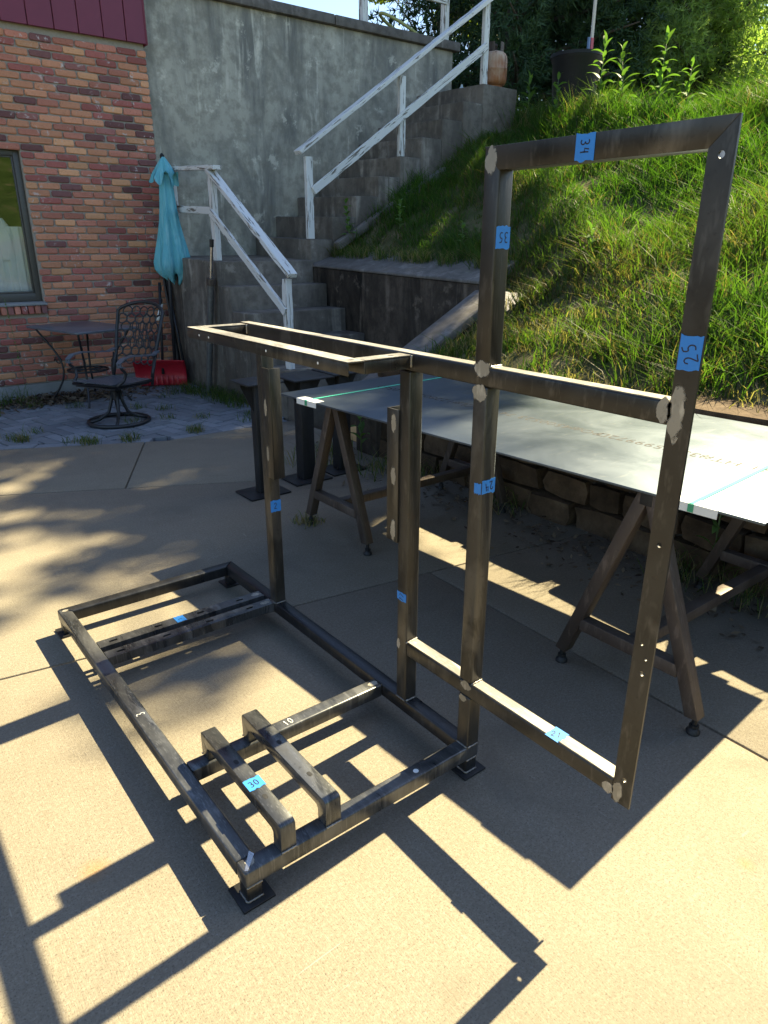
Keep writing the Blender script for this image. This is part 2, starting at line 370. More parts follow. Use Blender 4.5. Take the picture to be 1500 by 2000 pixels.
MAT['crown'] = mk_leaf('tree_leaves', True, trans=0.42)
MAT['needles'] = mk_leaf('pine_needles', True, trans=0.25)
MAT['pale_needles'] = mk_leaf('pale_pine_needles', True, trans=0.6)
MAT['weed'] = mk_leaf('weed_leaf', False, (0.10, 0.19, 0.05), 0.4)
MAT['litter'] = mk_leaf('dry_leaves', True, trans=0.1, rough=0.8)
def mk_plate():
    m = M('cold_rolled_sheet'); p = m.pos()
    n1 = m.noise(p, 3.0, 5, 0.6, 0.8); sc_ = m.noise(m.pos('world', (4, 26, 1)), 2.2, 4, 0.6, 0.7); n2 = m.noise(p, 18, 5, 0.6)
    c = m.mix(n1, (0.075, 0.102, 0.14), (0.112, 0.135, 0.165))
    c = m.mix(m.ramp(sc_, [(0.60, 0.0), (0.70, 0.5)]), c, (0.17, 0.185, 0.2))
    c = m.mix(m.ramp(n2, [(0.66, 0.0), (0.72, 0.4)]), c, (0.2, 0.21, 0.22))
    m.set(col=c, metal=0.7, rough=m.ramp(n1, [(0.3, 0.34), (0.7, 0.46)])); m.bump(sc_, 0.04, 0.002)
    return m.m
MAT['plate'] = mk_plate()
def mk_paver():
    m = M('blue_grey_paver'); p = m.pos(); n = m.noise(p, 26, 5, 0.65)
    c = m.mix(n, (0.15, 0.16, 0.178), (0.235, 0.247, 0.265))
    hv = m.n('ShaderNodeHueSaturation'); m.l(c, hv.inputs['Color']); m.l(m.math('ADD', m.math('MULTIPLY', m.rand(), 0.4), 0.8), hv.inputs['Value'])
    m.set(col=hv.outputs[0], rough=0.85, spec=0.25); m.bump(m.math('ADD', n, m.noise(p, 150, 3)), 0.4, 0.004); return m.m
MAT['paver'] = mk_paver()
def mk_stone():
    m = M('field_stone'); p = m.pos(); n = m.noise(p, 7, 6, 0.65); 
    c = m.ramp(n, [(0.3, (0.045, 0.03, 0.018)), (0.55, (0.10, 0.066, 0.04)), (0.75, (0.15, 0.108, 0.068))])
    hv = m.n('ShaderNodeHueSaturation'); m.l(c, hv.inputs['Color']); m.l(m.math('ADD', m.math('MULTIPLY', m.rand(), 0.5), 0.7), hv.inputs['Value'])
    m.set(col=hv.outputs[0], rough=0.9, spec=0.2); m.bump(m.math('ADD', n, m.math('MULTIPLY', m.noise(p, 60, 4), 0.4)), 0.8, 0.015); return m.m
MAT['stone'] = mk_stone()
def mk_umbrella():
    m = M('teal_canvas'); p = m.pos(); n = m.noise(p, 5, 4)
    c = m.mix(n, (0.11, 0.42, 0.50), (0.20, 0.55, 0.62)); c = m.mix(m.ramp(m.noise(m.pos('world', (8, 8, 1)), 2.5, 4), [(0.5, 0.0), (0.75, 0.5)]), c, (0.42, 0.72, 0.75))
    m.set(col=c, rough=0.85, spec=0.15); m.bump(m.math('ADD', m.noise(m.pos('world', (14, 14, 2.2)), 2.2, 5, 0.6, 0.6), m.math('MULTIPLY', m.noise(p, 300, 2), 0.05)), 0.9, 0.03); return m.m
MAT['canvas'] = mk_umbrella()
def mk_tank():
    m = M('rusty_white_tank'); p = m.pos('obj'); g = m.noise(p, 8, 6, 0.65, 0.5); s = m.noise(m.pos('obj', (9, 9, 1.3)), 2.0, 4, 0.6)
    z = m.n('ShaderNodeSeparateXYZ'); m.l(p, z.inputs[0])
    low = m.math('MULTIPLY', m.math('SUBTRACT', 0.26, z.outputs['Z']), 0.9)
    r = m.ramp(m.math('ADD', m.math('MULTIPLY', m.math('ADD', g, s), 0.5), low), [(0.36, 0.0), (0.66, 1.0)])
    c = m.mix(r, (0.52, 0.40, 0.30), (0.33, 0.13, 0.05)); c = m.mix(m.ramp(s, [(0.62, 0.0), (0.70, 0.9)]), c, (0.10, 0.035, 0.02))
    m.set(col=c, rough=0.65); m.bump(g, 0.3, 0.004); return m.m
MAT['tank'] = mk_tank()
def mk_glass():
    m = M('window_glass'); m.t.nodes.remove(m.b)
    tr = m.n('ShaderNodeBsdfTransparent'); tr.inputs[0].default_value = (0.93, 0.95, 0.94, 1)
    gl = m.n('ShaderNodeBsdfGlossy'); gl.inputs['Roughness'].default_value = 0.01
    fr = m.n('ShaderNodeFresnel'); fr.inputs[0].default_value = 1.5
    mx = m.n('ShaderNodeMixShader'); m.l(m.math('MINIMUM', m.math('ADD', m.math('MULTIPLY', fr.outputs[0], 1.6), 0.05), 1.0), mx.inputs[0])
    m.l(tr.outputs[0], mx.inputs[1]); m.l(gl.outputs[0], mx.inputs[2]); m.l(mx.outputs[0], m.out.inputs[0]); return m.m
MAT['glass'] = mk_glass()

# ================================================================== SETTING
# ---- ground sheet to the horizon (low side) and concrete patio slabs
g = MB().add([(-400, -400, -0.06), (3.0, -400, -0.06), (3.0, 400, -0.06), (-400, 400, -0.06)], [(0, 1, 2, 3)]).build('ground', MAT['soil']); g['kind'] = 'structure'
patio = thing('concrete_patio', None, None, kind='structure')
def clip(poly, a, b, c):          # keep a*x+b*y <= c
    out = []
    for i in range(len(poly)):
        p, q = poly[i], poly[(i + 1) % len(poly)]
        dp, dq = a * p[0] + b * p[1] - c, a * q[0] + b * q[1] - c
        if dp <= 0: out.append(p)
        if (dp < 0 < dq) or (dq < 0 < dp):
            t = dp / (dp - dq); out.append((p[0] + t * (q[0] - p[0]), p[1] + t * (q[1] - p[1])))
    return out
BIG = [(-9, -9), (2.86, -9), (2.86, 9), (-9, 9)]
gp = 0.005
def J2(s): return (0.155 * s, 1.0 * s, 1.457 * s)
def J1(s): return (0.51 * s, 1.0 * s, 3.937 * s)
def PE(s): return (0.46 * s, 1.0 * s, 5.262 * s)
def JB(s): return (0.896 * s, -0.443 * s, (0.896 * 0.913 - 0.443 * 3.539) * s)
def J3(s): return (1.0 * s, -0.03 * s, 1.64 * s)
def slab(conds):
    pl = BIG
    for a, b, c in conds:
        n = math.hypot(a, b); pl = clip(pl, a / n, b / n, c / n - gp)
        if len(pl) < 3: return
    o = MB().prism(pl, -0.1, 0.0).build('slab', MAT['slab'], patio, bevel=0.006, seg=2)
PE2 = (0.02, 1.0, 4.56)
slab([J2(1), J3(1), (-1, 0, 2.9)]); slab([J2(1), J3(-1)]); slab([J2(1), (1, 0, -2.91)])
slab([J2(-1), J1(1)])
slab([J1(-1), PE(1), JB(1)]); slab([J1(-1), PE(1), JB(-1)])
slab([J1(-1), PE(-1), PE2, (-1, 0, -1.45)])

# ---- paver court
court = MB().add([(-9, 4.0, -0.035), (2.9, 4.0, -0.035), (2.9, 7.3, -0.035), (-9, 9.3, -0.035)], [(0, 1, 2, 3)]).build('paver_court', MAT['sand']); court['kind'] = 'structure'
ang = math.atan2(-0.46, 1.0); ux = (math.cos(ang), math.sin(ang)); uy = (-math.sin(ang), math.cos(ang))
pav = []
def lineY(x): return min(5.262 - 0.46 * x, 4.56 - 0.02 * x) if x < 1.6 else 4.56 - 0.02 * x
# border course along the slab edge
xs = -2.0
base0 = (0.0, 5.262)
for i in range(-10, 10):
    u0 = i * 0.232
    pl = [(u0 + 0.003, 0.008), (u0 + 0.226, 0.008), (u0 + 0.246, 0.118), (u0 + 0.023, 0.118)]
    pl = [(base0[0] + ux[0] * a + uy[0] * b, base0[1] + ux[1] * a + uy[1] * b) for a, b in pl]
    if pl[1][0] < 1.62: pav.append(pl)
for i in range(6):
    x0 = 1.68 + i * 0.226; pl = [(x0, 4.54), (x0 + 0.22, 4.535), (x0 + 0.22, 4.645), (x0, 4.65)]
    if x0 + 0.22 < 2.85: pav.append(pl)
# herringbone field
w = 0.113
rot = ang + R(38)
cr, sr = math.cos(rot), math.sin(rot)
def field(a, b): return (0.5 + cr * a - sr * b, 5.6 + sr * a + cr * b)
for i in range(-40, 40):
    for j in range(-40, 40):
        k = (i - j) % 4
        if k == 0: rect = (i, j, i + 2, j + 1)
        elif k == 3: rect = (i, j, i + 1, j + 2)
        else: continue
        a0, b0, a1, b1 = [v * w for v in rect]; e = 0.0055
        pl = [field(a0 + e, b0 + e), field(a1 - e, b0 + e), field(a1 - e, b1 - e), field(a0 + e, b1 - e)]
        cx = sum(p[0] for p in pl) / 4; cy = sum(p[1] for p in pl) / 4
        if cx < -0.6 or cx > 3.05 or cy > 7.4: continue
        n = math.hypot(0.46, 1); pl = clip(pl, -0.46 / n, -1 / n, -5.262 / n - 0.126)
        if len(pl) >= 3: pl = clip(pl, -0.02, -1, -4.56 - 0.12)
        if len(pl) >= 3: pl = clip(pl, 1, 0, 2.84)
        if len(pl) >= 3: pl = clip(pl, 0, 1, 7.2)
        if len(pl) >= 3: pav.append(pl)
def parea(pl): return abs(sum(pl[i][0] * pl[(i+1) % len(pl)][1] - pl[(i+1) % len(pl)][0] * pl[i][1] for i in range(len(pl)))) / 2
pav = [p for p in pav if parea(p) > 0.0008]
CAM2 = (-0.54, -1.26)
pav.sort(key=lambda p: math.hypot(sum(a[0] for a in p) / len(p) - CAM2[0], sum(a[1] for a in p) / len(p) - CAM2[1]))
rest = MB()
for i, pl in enumerate(pav):
    tz = random.uniform(-0.006, 0.003); tx, ty = random.uniform(-0.012, 0.012), random.uniform(-0.012, 0.012)
    cx = sum(a[0] for a in pl) / len(pl); cy = sum(a[1] for a in pl) / len(pl); n = len(pl)
    b = MB(); ins = [(cx + (x - cx) * 0.975, cy + (y - cy) * 0.97) for x, y in pl]
    top = lambda x, y: tz + tx * (x - cx) + ty * (y - cy)
    vs = [(x, y, -0.05) for x, y in pl] + [(x, y, top(x, y) - 0.005) for x, y in pl] + [(x, y, top(x, y)) for x, y in ins]
    fs = [tuple(range(2 * n, 3 * n))] + [(r * n + k, r * n + (k + 1) % n, (r + 1) * n + (k + 1) % n, (r + 1) * n + k) for r in (0, 1) for k in range(n)]
    if i < 298: b.add(vs, fs).build('paver', MAT['paver'], court)
    else: rest.add(vs, fs)
if rest.v:
    o = rest.build('far_pavers', MAT['paver'], court); o['kind'] = 'stuff'

# ---- hillside terrain
def crest_z(y): return 2.86 + 0.13 * (min(max(y, -2), 7) - 3)
def hn(x, y): return 0.06 * math.sin(1.7 * x + 0.6 * y) * math.cos(1.3 * y - 0.4 * x) + 0.03 * math.sin(4.1 * x - 2.3 * y + 1)
def bank_z(x, y):
    cz = crest_z(y); t = (x - 2.98) / 4.7
    if t <= 0: z = 0.76
    elif t < 1: z = 0.76 + (cz - 0.76) * (t * 1.06 - 0.06 * t ** 4)
    else: z = cz + 0.02 * min(x - 7.68, 10)
    if x < 4.9: z -= 0.16 * min(1, max(0, (y - 1.9) / 0.9)) * min(1, (4.9 - x) / 0.6) * (1 if y < 5.6 else max(0, 1 - (y - 5.6) * 3))
    return z + hn(x, y) * min(1, max(0, (x - 2.9) * 1.5))
def inside_hole(x, y):
    if y > 5.99 and x < 7.3: return True
    if y > 2.96 and x < 4.30: return True
    if y > 7.0 and x < 7.6: return True
    return False
gx = list(np.arange(2.98, 8.6, 0.12)) + [9, 9.5, 10, 11, 12, 14, 17, 21, 27, 35, 50, 80, 140, 400]
gy = [-400, -120, -50, -25, -16, -12, -10] + list(np.arange(-8, 2.9, 0.2)) + [2.96] + list(np.arange(3.1, 5.9, 0.15)) + [5.99, 6.2, 6.6, 7.0, 7.5, 8, 9, 10, 12, 15, 20, 30, 50, 120, 400]
vid = {}; tv = []; tf = []
for i, x in enumerate(gx):
    for j, y in enumerate(gy):
        vid[i, j] = len(tv); tv.append((x, y, bank_z(x, y)))
for i in range(len(gx) - 1):
    for j in range(len(gy) - 1):
        if not inside_hole((gx[i] + gx[i+1]) / 2, (gy[j] + gy[j+1]) / 2): tf.append((vid[i, j], vid[i+1, j], vid[i+1, j+1], vid[i, j+1]))
def mk_hill():
    m = M('bank_soil'); p = m.pos(); n = m.noise(p, 5, 6, 0.65)
    c = m.ramp(n, [(0.3, (0.045, 0.06, 0.02)), (0.5, (0.09, 0.085, 0.04)), (0.7, (0.17, 0.145, 0.085))])
    m.set(col=c, rough=0.95, spec=0.1); m.bump(n, 0.8, 0.03); return m.m
hb_ = MB().add(tv, tf).build('hillside', mk_hill(), smooth=True); hb_['kind'] = 'structure'
t_ = MB().add([(-400, 9.6, 3.9), (7.0, 9.6, 3.9), (7.0, 400, 3.9), (-400, 400, 3.9)], [(0, 1, 2, 3)])
t_.add([(2.86, 7.58, 3.9), (7.36, 7.58, 3.9), (7.36, 9.6, 3.9), (2.86, 9.6, 3.9)], [(0, 1, 2, 3)])
o = t_.build('upper_terrace', MAT['soil']); o['kind'] = 'structure'

# ================================================================== HOUSE
WY = 7.25
house = thing('brick_house', 'brick house wall with maroon siding above and a bronze framed window', 'house', (0.6, 7.4, 0))
mw = MB()
X0, X1, Z0, Z1 = -4.0, 2.835, 0.125, 3.56
WX0, WX1, WZ0, WZ1 = 0.22, 1.435, 0.985, 2.475
mf = WY + 0.011
mw.box((X0, mf, Z0), (WX0, 7.5, Z1)); mw.box((WX1, mf, Z0), (X1, 7.5, Z1)); mw.box((WX0, mf, Z0), (WX1, 7.5, WZ0)); mw.box((WX0, mf, WZ1), (WX1, 7.5, Z1))
wallo = mw.build('mortar_wall', MAT['mortar'], house)
# bricks
CH = 0.0703; BL = 0.205; BH = 0.0585; JT = 0.0118
def brickmesh(L, seed):
    r = random.Random(seed); b = MB(); j = lambda s: r.uniform(-s, s)
    hx, hz, d = L / 2, BH / 2, 0.0
    fr = [(-hx + j(.004), -hz + j(.003)), (hx + j(.004), -hz + j(.003)), (hx + j(.004), hz + j(.003)), (-hx + j(.004), hz + j(.003))]
    c = 0.0065; vs = []
    ring = []
    for (x, z) in fr:
        sx, sz = (1 if x > 0 else -1), (1 if z > 0 else -1)
        ring += [(x - sx * 0.012, z), (x, z - sz * 0.010)] if sx * sz < 0 else [(x, z - sz * 0.010), (x - sx * 0.012, z)]
    n = len(ring)
    for (x, z) in ring: vs.append((x, 0.022, z))
    for (x, z) in ring: vs.append((x, 0.002 + j(.001), z))
    for (x, z) in ring: vs.append((x * (1 - c / hx), -0.0045 + j(.0018), z * (1 - c / hz)))
    fs = [tuple(range(2*n, 3*n))] + [(a*n+k, a*n+(k+1) % n, (a+1)*n+(k+1) % n, (a+1)*n+k) for a in (0, 1) for k in range(n)]
    b.add(vs, fs); return b
bm_full = [brickmesh(BL, s) for s in range(7)]
bm_cache = {}
items = []
nrow = int((Z1 - Z0) / CH)
for rI in range(nrow):
    zc = Z0 + (rI + 0.5) * CH + 0.004
    off = 0.5 * (BL + JT) if rI % 2 else 0.0
    off += random.uniform(-0.015, 0.015)
    x = 2.85 + off
    segs = []
    xr = 2.85
    first = BL * 0.46 if rI % 2 else BL
    L = first
    while xr > -1.2:
        l = L * random.uniform(0.97, 1.03); segs.append((xr - l, xr)); xr -= l + JT; L = BL
    for a, b in segs:
        if WZ0 - 0.13 < zc < WZ1 - 0.005:
            if zc < WZ0 + 0.01: lim = 1.448 if zc > 0.865 else -9
            else: lim = WX1
            if lim > 0:
                if b <= lim + 0.03 and b > WX0 - 0.01 and a < lim:
                    if a < WX0 - 0.03: b = WX0 - 0.01
                    else: continue
                elif a < lim + 0.006 < b: a = lim + 0.006
                if b - a < 0.03: continue
        items.append(((a + b) / 2, zc, b - a))
def visw(it): return -(abs(it[0] - 2.0) * 1.0 + abs(it[1] - 1.9) * 0.05)
order = sorted(items, key=lambda it: (it[0] < 0.8, it[0] < 1.05 and it[1] < 0.98, -it[0]))
WTS = [0.36, 0.25, 0.14, 0.12, 0.07, 0.06]
restb = {}
for idx, (xc, zc, L) in enumerate(order):
    mi = random.choices(range(6), WTS)[0]
    if abs(L - BL) < 0.012:
        key = ('f', random.randrange(7)); src = bm_full[key[1]]
    else:
        Lq = round(L, 2); key = ('c', Lq, random.randrange(3))
        if key not in bm_cache: bm_cache[key] = brickmesh(Lq, hash(key) % 999)
        src = bm_cache[key]
    if idx < 299:
        if not isinstance(getattr(src, 'me', None), bpy.types.Mesh): src.me = src.mesh('brick')
        o = bpy.data.objects.new('brick', src.me); COL.objects.link(o)
        if not src.me.materials: src.me.materials.append(BR[0])
        o.material_slots[0].link = 'OBJECT'; o.material_slots[0].material = BR[mi]
        o.parent = wallo
        o.location = Vector((xc, WY + random.uniform(-0.003, 0.003), zc + random.uniform(-.0015, .0015))) - Vector(house.location) - wallo.matrix_parent_inverse.translation + Vector((0, 0, 0)) if False else (xc, WY + random.uniform(-0.003, 0.003), zc + random.uniform(-.0015, .0015))
        o.rotation_euler = (random.uniform(-.01, .01), random.uniform(-.008, .008), random.uniform(-.012, .012))
    else:
        rb = restb.setdefault(mi, MB()); rb.add([(v[0] + xc, v[1] + WY, v[2] + zc) for v in src.v], src.f)
if restb:   # the far bricks as one stuff part with several clay colours
    allv = []; allf = []; mid = []
    for mi, rb in restb.items():
        n = len(allv); allv += rb.v; allf += [tuple(i + n for i in f) for f in rb.f]; mid += [mi] * len(rb.f)
    me = bpy.data.meshes.new('far_bricks'); me.from_pydata(allv, [], allf)
    for b_ in BR: me.materials.append(b_)
    me.polygons.foreach_set('material_index', mid)
    o = put('far_bricks', me, wallo); o['kind'] = 'stuff'
# rowlock sill bricks
for i in range(19):
    xa = 1.445 - i * 0.0665
    b = MB(); y0 = WY - 0.045 + random.uniform(-0.004, 0.004)
    b.hexa([(xa - 0.056, y0, 0.868), (xa, y0, 0.868), (xa, WY + 0.03, 0.868), (xa - 0.056, WY + 0.03, 0.868),
            (xa - 0.056, y0 + 0.004, 0.952), (xa, y0 + 0.004, 0.952), (xa, WY + 0.04, 0.968), (xa - 0.056, WY + 0.04, 0.968)])
    b.build('sill_brick', BR[random.choice([1, 2, 2, 3, 5])], house, bevel=0.006, seg=1)
MB().hexa([(0.15, WY - 0.055, 0.955), (1.452, WY - 0.055, 0.955), (1.452, 7.33, 0.972), (0.15, 7.33, 0.972),
           (0.15, WY - 0.055, 0.976), (1.452, WY - 0.055, 0.976), (1.452, 7.33, 0.993), (0.15, 7.33, 0.993)]).build('window_sill', MAT['found'], house, bevel=0.003)
MB().box((X0, WY - 0.006, -0.3), (2.835, 7.5, 0.122)).build('foundation', MAT['found'], house, bevel=0.01)
# siding boards
bx = [2.852, 2.64, 2.405, 2.16, 1.925, 1.68, 1.44]
while bx[-1] > -4: bx.append(bx[-1] - 0.24)
for i in range(len(bx) - 1):
    MB().box((bx[i+1] + 0.0045, 7.205, 3.555), (bx[i] - 0.0045, 7.24, 6.2)).build('siding_board', MAT['siding'], house, bevel=0.002, seg=1)
MB().box((-4, 7.225, 3.565), (2.845, 9.2, 6.2)).build('upper_wall', MAT['siding'], house)
MB().box((2.846, 7.2, 3.548), (2.866, 9.2, 6.2)).build('corner_trim', MAT['siding'], house, bevel=0.003)
MB().hexa([(-4.4, 6.7, 6.2), (3.2, 6.7, 6.2), (3.2, 12.0, 8.2), (-4.4, 12.0, 8.2), (-4.4, 6.7, 6.32), (3.2, 6.7, 6.32), (3.2, 12.0, 8.35), (-4.4, 12.0, 8.35)]).build('roof', simple('shingle', (0.07, 0.065, 0.06), 0.9), house)
MB().box((-4, 7.5, 0), (-3.9, 9.2, 3.56)).box((X1 - 0.1, 7.61, 0), (X1 + 0.015, 9.2, 3.56)).box((-4, 9.1, 0), (X1, 9.2, 3.56)).build('inner_walls', MAT['room'], house)
MB().box((-4, 7.5, 0.9), (X1, 9.1, 0.95)).build('floor_inside', MAT['room'], house)
# window
win = MB()
fy0, fy1 = WY + 0.055, WY + 0.11
win.box((WX0, fy0, WZ0 + 0.008), (WX0 + 0.06, fy1, WZ1)); win.box((WX1 - 0.062, fy0, WZ0 + 0.008), (WX1, fy1, WZ1))
win.box((WX0 + 0.06, fy0, WZ1 - 0.07), (WX1 - 0.062, fy1, WZ1)); win.box((WX0 + 0.06, fy0, WZ0 + 0.008), (WX1 - 0.062, fy1, WZ0 + 0.09))
wf = win.build('window', MAT['winframe'], house, bevel=0.003)
ib = MB(); ix0, ix1, iz0, iz1 = WX0 + 0.06, WX1 - 0.062, WZ0 + 0.09, WZ1 - 0.07; yb0, yb1 = fy0 + 0.018, fy0 + 0.045
ib.box((ix0 + .001, yb0, iz0), (ix0 + 0.018, yb1, iz1)); ib.box((ix1 - 0.018, yb0, iz0), (ix1 - .001, yb1, iz1)); ib.box((ix0 + .018, yb0, iz1 - 0.018), (ix1 - .018, yb1, iz1 - .001)); ib.box((ix0 + .018, yb0, iz0 + .001), (ix1 - .018, yb1, iz0 + 0.02))
ib.build('sash', MAT['winframe'], wf, bevel=0.002)
MB().add([(ix0 + 0.017, fy0 + 0.03, iz0 + 0.018), (ix1 - 0.017, fy0 + 0.03, iz0 + 0.018), (ix1 - 0.017, fy0 + 0.03, iz1 - 0.017), (ix0 + 0.017, fy0 + 0.03, iz1 - 0.017)], [(0, 1, 2, 3)]).build('pane', MAT['glass'], wf)
# curtain behind the glass
cv = []; cf = []; nx = 90; cols = np.linspace(ix0, ix1 + 0.02, nx)
for i, x in enumerate(cols):
    fold = 0.012 * math.sin(x * 66) + 0.006 * math.sin(x * 151)
    for j, zz in enumerate(np.linspace(iz0 + 0.01, 1.74, 10)):
        cv.append((x, 7.385 + fold, zz))
for i in range(nx - 1):
    for j in range(9): cf.append((i*10+j, (i+1)*10+j, (i+1)*10+j+1, i*10+j+1))
cu = MB().add(cv, cf).build('curtain', MAT['curtain'], smooth=True)
P(cu, 'white pleated half curtain hanging behind the lower window glass', 'curtain')
b = MB(); pf = []
for k in range(15):
    t = k / 14; r_ = 0.02 + 0.085 * math.sin(min(1, t * 1.25) * math.pi * 0.72) 
    pf.append((r_, 0.42 * (1 - t)))
b.lathe([(max(0.005, r_), zz) for r_, zz in reversed(pf)], (1.17, 7.40, 1.40), 22)
vv = []
for (x, y, z) in b.v:
    a = math.atan2(y - 7.40, x - 1.17); rr = 1 + 0.16 * math.sin(7 * a + z * 9) + 0.06 * math.sin(15 * a)
    vv.append((1.17 + (x - 1.17) * rr, 7.40 + (y - 7.40) * 0.3 * rr, z))
b.v = vv; o = b.build('gathered_cloth', MAT['curtain'], smooth=True)
P(o, 'gathered white cloth bunched above the curtain behind the window glass', 'cloth')

# ================================================================== CONCRETE WALL, STAIRS, RETAINING WALLS
cw = thing('concrete_wall', 'tall streaked grey concrete wall beside the brick house', 'wall', (5.1, 7.45, 0))
MB().box((2.84, 7.30, -0.3), (7.36, 7.58, 4.112)).build('wall_body', MAT['wallc'], cw, bevel=0.015)
for xa, xb in ((2.872, 5.306), (5.318, 7.44)):
    MB().box((xa, 7.235, 4.112), (xb, 7.64, 4.222)).build('coping', MAT['copingc'], cw, bevel=0.012)
st = thing('concrete_stairs', 'weathered concrete stairs climbing from patio past a landing to hilltop', 'stairs', (4.0, 5.0, 0))
def tilt(z, y): return z + 0.027 * (y - 6.0)
def stepblock(x0, x1, y0, y1, zt, zb, name='step', tl=True):
    f_ = (lambda y: tilt(zt, y)) if tl else (lambda y: zt)
    MB().hexa([(x0, y0, zb), (x1, y0, zb), (x1, y1, zb), (x0, y1, zb), (x0, y0, f_(y0)), (x1, y0, f_(y0)), (x1, y1, f_(y1)), (x0, y1, f_(y1))]).build(name, MAT['stairc'], st, bevel=0.012)
stepblock(2.85, 4.045, 5.93, 7.298, 1.405, -0.1, 'landing')
lows = [(5.66, 5.928, 1.165), (5.30, 5.658, 0.925), (4.95, 5.298, 0.69), (4.60, 4.948, 0.455), (4.26, 4.598, 0.225)]
for i, (y0, y1, zt) in enumerate(lows):
    dx = 0.0
    stepblock(2.85 + dx, 4.044, y0, y1, zt, -0.1, tl=False)
NX = [4.06, 4.365, 4.70, 5.03, 5.36, 5.69, 6.02, 6.36, 6.70]; NZ = [1.625, 1.868, 2.10, 2.325, 2.555, 2.785, 3.01, 3.235, 3.462]
for k in range(9):
    xe = NX[k+1] if k < 8 else 7.32
    stepblock(NX[k], xe - 0.001, 6.0, 7.297, NZ[k], 0.9 + 0.2 * k)
# retaining wall of the stairwell with sloping cap
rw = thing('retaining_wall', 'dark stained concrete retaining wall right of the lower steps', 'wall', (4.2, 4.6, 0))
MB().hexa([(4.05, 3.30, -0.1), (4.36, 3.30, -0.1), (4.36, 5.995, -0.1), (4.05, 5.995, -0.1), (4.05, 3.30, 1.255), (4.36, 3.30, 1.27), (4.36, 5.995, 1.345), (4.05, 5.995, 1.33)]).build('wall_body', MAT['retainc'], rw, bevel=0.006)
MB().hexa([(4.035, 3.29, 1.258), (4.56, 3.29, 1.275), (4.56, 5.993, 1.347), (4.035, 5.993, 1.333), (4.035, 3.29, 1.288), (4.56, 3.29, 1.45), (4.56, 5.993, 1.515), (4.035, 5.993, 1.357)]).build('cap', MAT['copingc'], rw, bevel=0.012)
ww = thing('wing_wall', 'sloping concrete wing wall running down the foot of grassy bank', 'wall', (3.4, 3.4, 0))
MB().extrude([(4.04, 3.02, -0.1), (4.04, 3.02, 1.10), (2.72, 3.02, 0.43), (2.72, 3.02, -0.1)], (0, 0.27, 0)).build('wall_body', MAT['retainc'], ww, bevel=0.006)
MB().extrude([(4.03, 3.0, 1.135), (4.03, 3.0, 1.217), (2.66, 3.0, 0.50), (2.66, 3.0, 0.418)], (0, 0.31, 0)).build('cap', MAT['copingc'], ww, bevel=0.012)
# concrete kerb along the upper flight
kb = MB().bar((4.34, 5.88, 1.555), (5.98, 5.88, 2.43), 0.10, 0.09).build('stair_kerb', MAT['copingc'], bevel=0.012)
P(kb, 'narrow pale concrete kerb sloping up beside the upper steps in grass', 'kerb')

# ---- low stone wall at the toe of the bank
sw = thing('stone_wall', 'low rough brown field stone wall at foot of the grassy bank', 'wall', (2.9, 0.5, 0))
MB().box((2.86, -7.0, -0.1), (3.05, 3.1, 0.70)).build('wall_core', MAT['soil'], sw)
def stone(x0, x1, y0, y1, z0, z1, r):
    vs = []
    b = MB().box((x0, y0, z0), (x1, y1, z1))
    bm = bmesh.new(); me = bpy.data.meshes.new('stone'); me.from_pydata(b.v, [], b.f); bm.from_mesh(me)
    bmesh.ops.subdivide_edges(bm, edges=bm.edges, cuts=1, use_grid_fill=True)
    c = Vector(((x0+x1)/2, (y0+y1)/2, (z0+z1)/2)); hx, hy, hz = (x1-x0)/2, (y1-y0)/2, (z1-z0)/2
    for v in bm.verts:
        d = v.co - c; k = (abs(d.x)/hx + abs(d.y)/hy + abs(d.z)/hz) / 3
        v.co = c + d * (1 - 0.14 * max(0, k - 0.4)) + Vector((r.uniform(-.012, .012), r.uniform(-.014, .014), r.uniform(-.008, .008)))
    bmesh.ops.recalc_face_normals(bm, faces=bm.faces)
    bm.to_mesh(me); bm.free(); me.polygons.foreach_set('use_smooth', [True] * len(me.polygons)); me.set_sharp_from_angle(angle=R(55))
    put('stone', me, sw, MAT['stone'])
r_ = random.Random(5); zc = -0.02
for row in range(5):
    h = [0.17, 0.15, 0.16, 0.15, 0.13][row]; y = -4.2 + r_.uniform(0, .2)
    while y < 2.95:
        l = r_.uniform(0.20, 0.46)
        xo = 2.76 + row * 0.012 + r_.uniform(-0.02, 0.02)
        stone(xo, 2.95, y, y + l - 0.012, zc, zc + h - 0.01, r_); y += l
    zc += h
for (ya, yb, zt, xa, xb) in ((0.10, 0.74, 0.835, 2.80, 3.16), (-0.62, 0.06, 0.79, 2.80, 3.1), (0.78, 1.4, 0.78, 2.8, 3.1), (1.44, 2.1, 0.77, 2.8, 3.1), (2.14, 2.9, 0.76, 2.8, 3.1), (-1.3, -0.66, 0.79, 2.8, 3.1), (-2.1, -1.34, 0.78, 2.8, 3.1)):
    stone(xa, xb, ya, yb, zt - 0.075, zt, r_)

